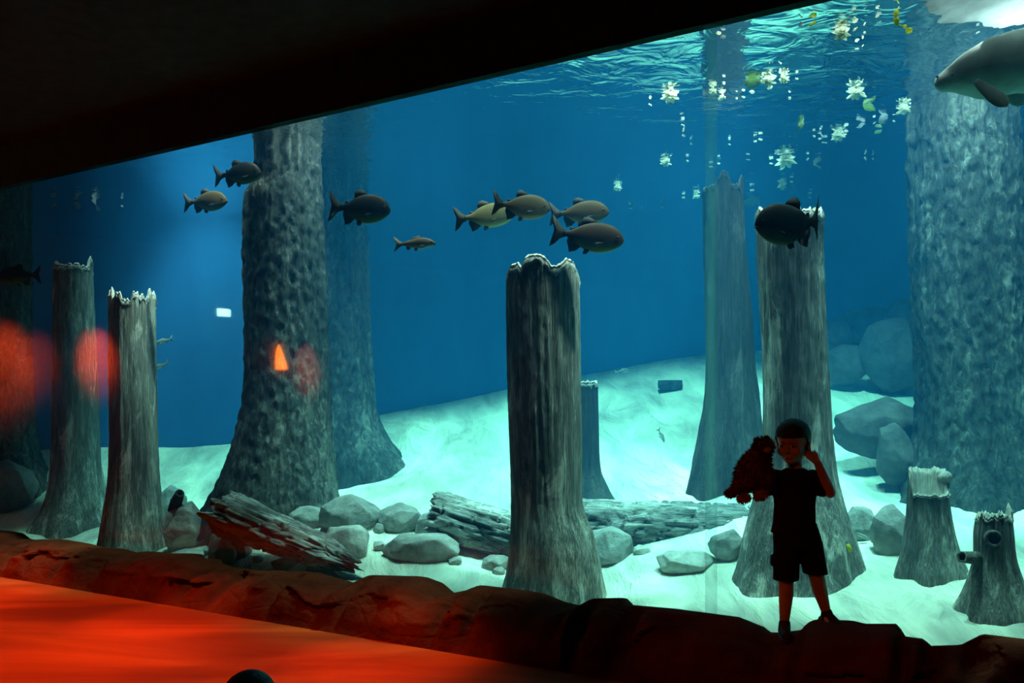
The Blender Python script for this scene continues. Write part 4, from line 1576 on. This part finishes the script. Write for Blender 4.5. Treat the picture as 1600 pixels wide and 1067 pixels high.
def make_child():
    bm = bmesh.new()
    hc = B(1238.5, 691)
    R, T = head_into(bm, hc, -0.62, 0.10, 1.13)
    cap_into(bm, B(1241, 712, 0.02), B(1242, 740, 0.03), 0.040, 0.042)
    # trunk of the body
    k = BD / F
    sweep_into(bm, [(B(1242, 733, .03), .05, .045), (B(1242, 741, .03), .105, .06), (B(1242, 760, .03), .115, .075), (B(1242, 790, .03), .102, .075), (B(1242, 815, .03), .098, .072), (B(1244, 845, .03), .112, .08), (B(1246, 858, .03), .09, .07)])
    # legs
    for hip, knee, calf, ank, toe in (
            (B(1231, 848, .03), B(1228.5, 906, .01), B(1228, 930, .03), B(1225.5, 974, .03), None),
            (B(1262, 848, .03), B(1275, 897, .0), B(1281, 922, .03), B(1291.5, 958, .03), None)):
        cap_into(bm, hip, knee, .068, .045)
        cap_into(bm, knee, calf, .044, .043)
        cap_into(bm, calf, ank, .042, .026)
        cap_into(bm, ank, ank + Vector((0, -0.05, -0.045)), .026, .024)
    # the arm on the picture's right: elbow out, hand up at the neck
    sh, el, wr = B(1271, 749, .03), B(1297, 770, -.01), B(1277, 722, -.05)
    cap_into(bm, sh, el, .038, .031)
    mid = el.lerp(wr, 0.4)
    cap_into(bm, el, mid, .031, .029)
    cap_into(bm, mid, wr, .029, .021)
    hd = B(1262, 707, -.03) - wr
    hand_into(bm, wr, hd, (-0.3, 0.75, 0.2), 0.115, 0.55, -1)
    # the other arm reaches out behind the plush toy, its hand on the toy's back
    sh, el, wr = B(1212, 749, .03), B(1188, 768, .09), B(1174, 742, .07)
    cap_into(bm, sh, el, .038, .031)
    mid = el.lerp(wr, 0.4)
    cap_into(bm, el, mid, .031, .028)
    cap_into(bm, mid, wr, .028, .021)
    hand_into(bm, wr, (-0.25, -0.3, 1), (0, -1, -0.1), 0.115, 0.35, 1)
    body = fuse('person', bm, 0.0045, SKIN)
    tag(body, 'child in black T-shirt and dark shorts standing on the rock ledge holding a plush toy', 'person')
    hair_mesh(body, hc, R, 1.15, 0.02)
    eyes(body, T, 1.13)
    # T-shirt
    bm = bmesh.new()
    sweep_into(bm, [(B(1242, 731, .03), .052, .05), (B(1242, 737, .03), .092, .068), (B(1241.5, 744, .03), .122, .085), (B(1241.5, 762, .03), .126, .095), (B(1241.5, 790, .03), .118, .092), (B(1241, 815, .03), .122, .092), (B(1240, 833, .03), .132, .098)])
    cap_into(bm, B(1270, 747, .03), B(1285, 764, .015), .052, .048)
    cap_into(bm, B(1213, 747, .03), B(1198, 763, .06), .052, .048)
    fuse('tshirt', bm, 0.006, SHIRT, body)
    # shorts
    bm = bmesh.new()
    sweep_into(bm, [(B(1243, 816, .03), .118, .085), (B(1245, 838, .03), .138, .098), (B(1247, 857, .03), .140, .095)])
    sweep_into(bm, [(B(1229.5, 845, .03), .076, .085), (B(1229, 870, .025), .073, .080), (B(1228, 906, .015), .074, .075)])
    sweep_into(bm, [(B(1264, 845, .03), .074, .085), (B(1269, 870, .02), .070, .080), (B(1274, 896, .01), .070, .074)])
    sweep_into(bm, [(B(1208.5, 868, .02), .012, .05), (B(1208.5, 884, .02), .013, .05)])
    fuse('shorts', bm, 0.006, SHORTS, body)
    # shoes
    for ank, dirx, name in ((B(1225.5, 974, .03), -0.18, 'shoe'), (B(1291.5, 958, .03), 0.30, 'shoe')):
        bm = bmesh.new()
        sole = ank.z - 0.075
        fwd = Vector((dirx, -1, 0)).normalized()
        a0 = Vector((ank.x, ank.y, sole + 0.028))
        cap_into(bm, a0 - fwd * 0.025, a0 + fwd * 0.115, .034, .030)
        cap_into(bm, a0 + Vector((0, 0, .01)), ank + Vector((0, -0.005, 0.0)), .036, .034)
        cap_into(bm, ank + Vector((0, 0, -0.01)), a0 + fwd * 0.08 + Vector((0, 0, .012)), .032, .026)
        sh_o = fuse('shoe', bm, 0.006, SHOE, body)
        bm = bmesh.new()
        ell_into(bm, a0 + fwd * 0.045 + Vector((0, 0, -0.022)), (0.037, 0.108, 0.012), Euler((0, 0, math.atan2(-fwd.x, -fwd.y) * -1)).to_matrix())
        link_bm('sole', bm, plain('shoe_sole', (0.05, 0.045, 0.04), 0.8), sh_o)
    return body


make_child()


def fur_into(bm, rnd, c, r, rot, count, ln, wd, droop=0.5):
    for _ in range(count):
        d = Vector((rnd.gauss(0, 1), rnd.gauss(0, 1), rnd.gauss(0, 1))).normalized()
        p = Vector(c) + rot @ Vector((d.x * r[0], d.y * r[1], d.z * r[2]))
        n = (rot @ Vector((d.x / r[0], d.y / r[1], d.z / r[2]))).normalized()
        t = (n + Vector((0, 0, -droop)) + Vector((rnd.uniform(-.3, .3), rnd.uniform(-.3, .3), rnd.uniform(-.3, .3)))).normalized()
        s1 = n.cross(Vector((rnd.uniform(-1, 1), rnd.uniform(-1, 1), rnd.uniform(-1, 1)))).normalized() * wd
        s2 = n.cross(s1).normalized() * wd
        a = bm.verts.new(p - n * 0.004 + s1); b = bm.verts.new(p - n * 0.004 - s1 * 0.5 + s2); e = bm.verts.new(p - n * 0.004 - s1 * 0.5 - s2)
        tip = bm.verts.new(p + t * ln * rnd.uniform(0.6, 1.2))
        for q in ((a, b, tip), (b, e, tip), (e, a, tip), (a, e, b)): bm.faces.new(q)


def make_plush():
    rnd = random.Random(5)
    brown = plain('plush_brown_fur', (0.10, 0.050, 0.022), 0.95, 0.05, 0.5, 14)
    tan = plain('plush_tan_fur', (0.28, 0.15, 0.055), 0.95, 0.05, 0.4, 14)
    Rt = Euler((0, -0.55, 0)).to_matrix()
    Rt = Euler((0, 0.55, 0)).to_matrix()

    def furry(name, parts, mat, parent, n, ln=0.022):
        bm = bmesh.new()
        for c, r, R in parts: ell_into(bm, c, r, R, 20)
        for c, r, R in parts: fur_into(bm, rnd, c, r, R, n, ln, 0.0035)
        return link_bm(name, bm, mat, parent, smooth=False)
    I = Matrix.Identity(3)
    body = furry('plush_toy', [(B(1176, 733, -.06), (.085, .075, .145), Rt), (B(1192, 745, -.05), (.058, .07, .09), I)], brown, None, 1500)
    tag(body, "shaggy brown plush toy animal held against the child's shoulder", 'plush toy')
    hd = furry('head', [(B(1193, 698, -.07), (.056, .055, .052), I)], brown, body, 600)
    for q, (dx_, dz_) in enumerate(((-.035, .035), (.02, .045))):
        ear = furry('ear', [(B(1193, 698, -.07) + Vector((dx_, 0.01, dz_)), (.016, .012, .018), I)], brown, body, 120, 0.012)
    mz = link_bm('muzzle', (lambda b: (ell_into(b, B(1199, 703, -.125), (.024, .02, .018), I), b)[1])(bmesh.new()), tan, hd)
    for q in (-1, 1):
        link_bm('eye', (lambda b: (ell_into(b, B(1195 + q * 5, 695, -.122), (.006, .005, .006), I, 10), b)[1])(bmesh.new()), EYE_M, hd)
    furry('arm', [(B(1156, 752, -.07), (.036, .034, .095), Euler((0, 0.5, 0)).to_matrix()), (B(1142, 770, -.07), (.030, .028, .022), Euler((0, -0.3, 0)).to_matrix())], brown, body, 420, 0.016)
    furry('foot', [(B(1162, 778, -.08), (.036, .042, .026), I)], tan, body, 420, 0.016)
    furry('foot', [(B(1188, 773, -.09), (.040, .042, .028), Euler((0, -0.3, 0)).to_matrix())], tan, body, 420, 0.016)


make_plush()


def make_seated():
    """Small person sitting on the hall floor, back to the camera; only the crown of the dark head reaches into the picture."""
    hx, hy = -0.92, 3.0
    c = Vector((hx, hy, 0.575))
    bm = bmesh.new()
    R, T = head_into(bm, c, PI - 0.2, 0.0, 1.0)
    cap_into(bm, c + Vector((0, -.01, -.07)), c + Vector((0, -.01, -.15)), .038, .04)
    sweep_into(bm, [(Vector((hx, hy, .43)), .05, .045), (Vector((hx, hy, .40)), .12, .07), (Vector((hx, hy, .25)), .10, .08), (Vector((hx, hy, .10)), .12, .10), (Vector((hx, hy, .02)), .11, .10)])
    for q in (-1, 1):
        kn_, ft = Vector((hx + q * .12, hy + .27, .10)), Vector((hx - q * .03, hy + .36, .05))
        cap_into(bm, Vector((hx + q * .07, hy, .075)), kn_, .06, .05)
        cap_into(bm, kn_, ft, .045, .03)
        el, wr = Vector((hx + q * .17, hy + .05, .25)), Vector((hx + q * .10, hy + .22, .17))
        cap_into(bm, Vector((hx + q * .12, hy, .38)), el, .036, .03)
        cap_into(bm, el, wr, .03, .022)
        hand_into(bm, wr, (-q * .3, 1, -.2), (0, 0, -1), 0.1, 0.4, q)
    body = fuse('person', bm, 0.006, SKIN)
    tag(body, 'dark-haired head of a small person seated on the red floor at the bottom edge', 'person')
    hair_mesh(body, c, R, 1.08)
    bm = bmesh.new()
    sweep_into(bm, [(Vector((hx, hy, .432)), .055, .05), (Vector((hx, hy, .415)), .115, .08), (Vector((hx, hy, .39)), .135, .09), (Vector((hx, hy, .25)), .115, .095), (Vector((hx, hy, .08)), .135, .115)])
    for q in (-1, 1):
        cap_into(bm, Vector((hx + q * .12, hy, .38)), Vector((hx + q * .155, hy + .03, .30)), .045, .042)
    fuse('tshirt', bm, 0.007, SHIRT, body)


make_seated()

# ------------------------------------------------------------------ the hall behind the camera, seen only as reflections in the window


def reflected(px, py, xwall=RL):
    """Point on the left hall wall whose mirror image in the window shows at a pixel."""
    D = plane_depth(px, CF)
    h = P(px, py, D)
    v = Vector(((px - 800) / F, 1.0, (HZ - py) / F))
    n = Vector((-NX, -NY, 0)).normalized()
    r = v - 2 * v.dot(n) * n
    t = (xwall - h.x) / r.x
    return h + r * t


for px, py, pw, sz in ((152, 560, 3200, 14), (10, 565, 1500, 18), (60, 565, 500, 13), (480, 575, 1500, 12)):
    q = reflected(px, py)
    spot('hall_wall_lamp', (RL + 1.3, q.y + 0.1, 4.35), q, pw * 2.4, (1.0, 0.09, 0.015), sz * 1.3, 0.9, 0.08)
# lit exit sign and lit orange lantern on that wall
q = reflected(350, 488, RL + 0.1)
sg = empty('exit_sign', q)
tag(sg, 'small lit green-white sign mirrored in the window left of the massive trunk', 'sign')


def slab(name, c, hx, hy, hz_, mat, parent=None, bev=0.01):
    bm = bmesh.new()
    bmesh.ops.create_cube(bm, size=1.0, matrix=Matrix.Translation(Vector(c)) @ Matrix.Diagonal((2 * hx, 2 * hy, 2 * hz_, 1)))
    bmesh.ops.bevel(bm, geom=bm.edges[:], offset=bev, segments=2, affect='EDGES')
    return link_bm(name, bm, mat, parent, smooth=False)


slab('sign_box', (-0.06, 0, 0), 0.03, 0.13, 0.085, M['black_wall'], sg)
slab('lit_face', (-0.02, 0, 0), 0.012, 0.11, 0.065, emit_mat('sign_light', (0.40, 1.0, 0.68), 50.0), sg, 0.004)
tri = [reflected(436, 537, RL + .06), reflected(443, 553, RL + .06), reflected(450, 577, RL + .06), reflected(431, 577, RL + .06), reflected(432, 550, RL + .06)]
c = sum(tri, Vector()) / len(tri)
vv = [p - c for p in tri] + [p - c + Vector((-0.05, 0, 0)) for p in tri]
lan = link_mesh('wall_lantern', vv, [tuple(range(5)), tuple(range(9, 4, -1))] + [(i, (i + 1) % 5, 5 + (i + 1) % 5, 5 + i) for i in range(5)], emit_mat('lantern_light', (1.0, 0.20, 0.015), 45.0), smooth=False, loc=c)
tag(lan, 'glowing orange pointed lantern mirrored in the window over the massive trunk', 'lantern')
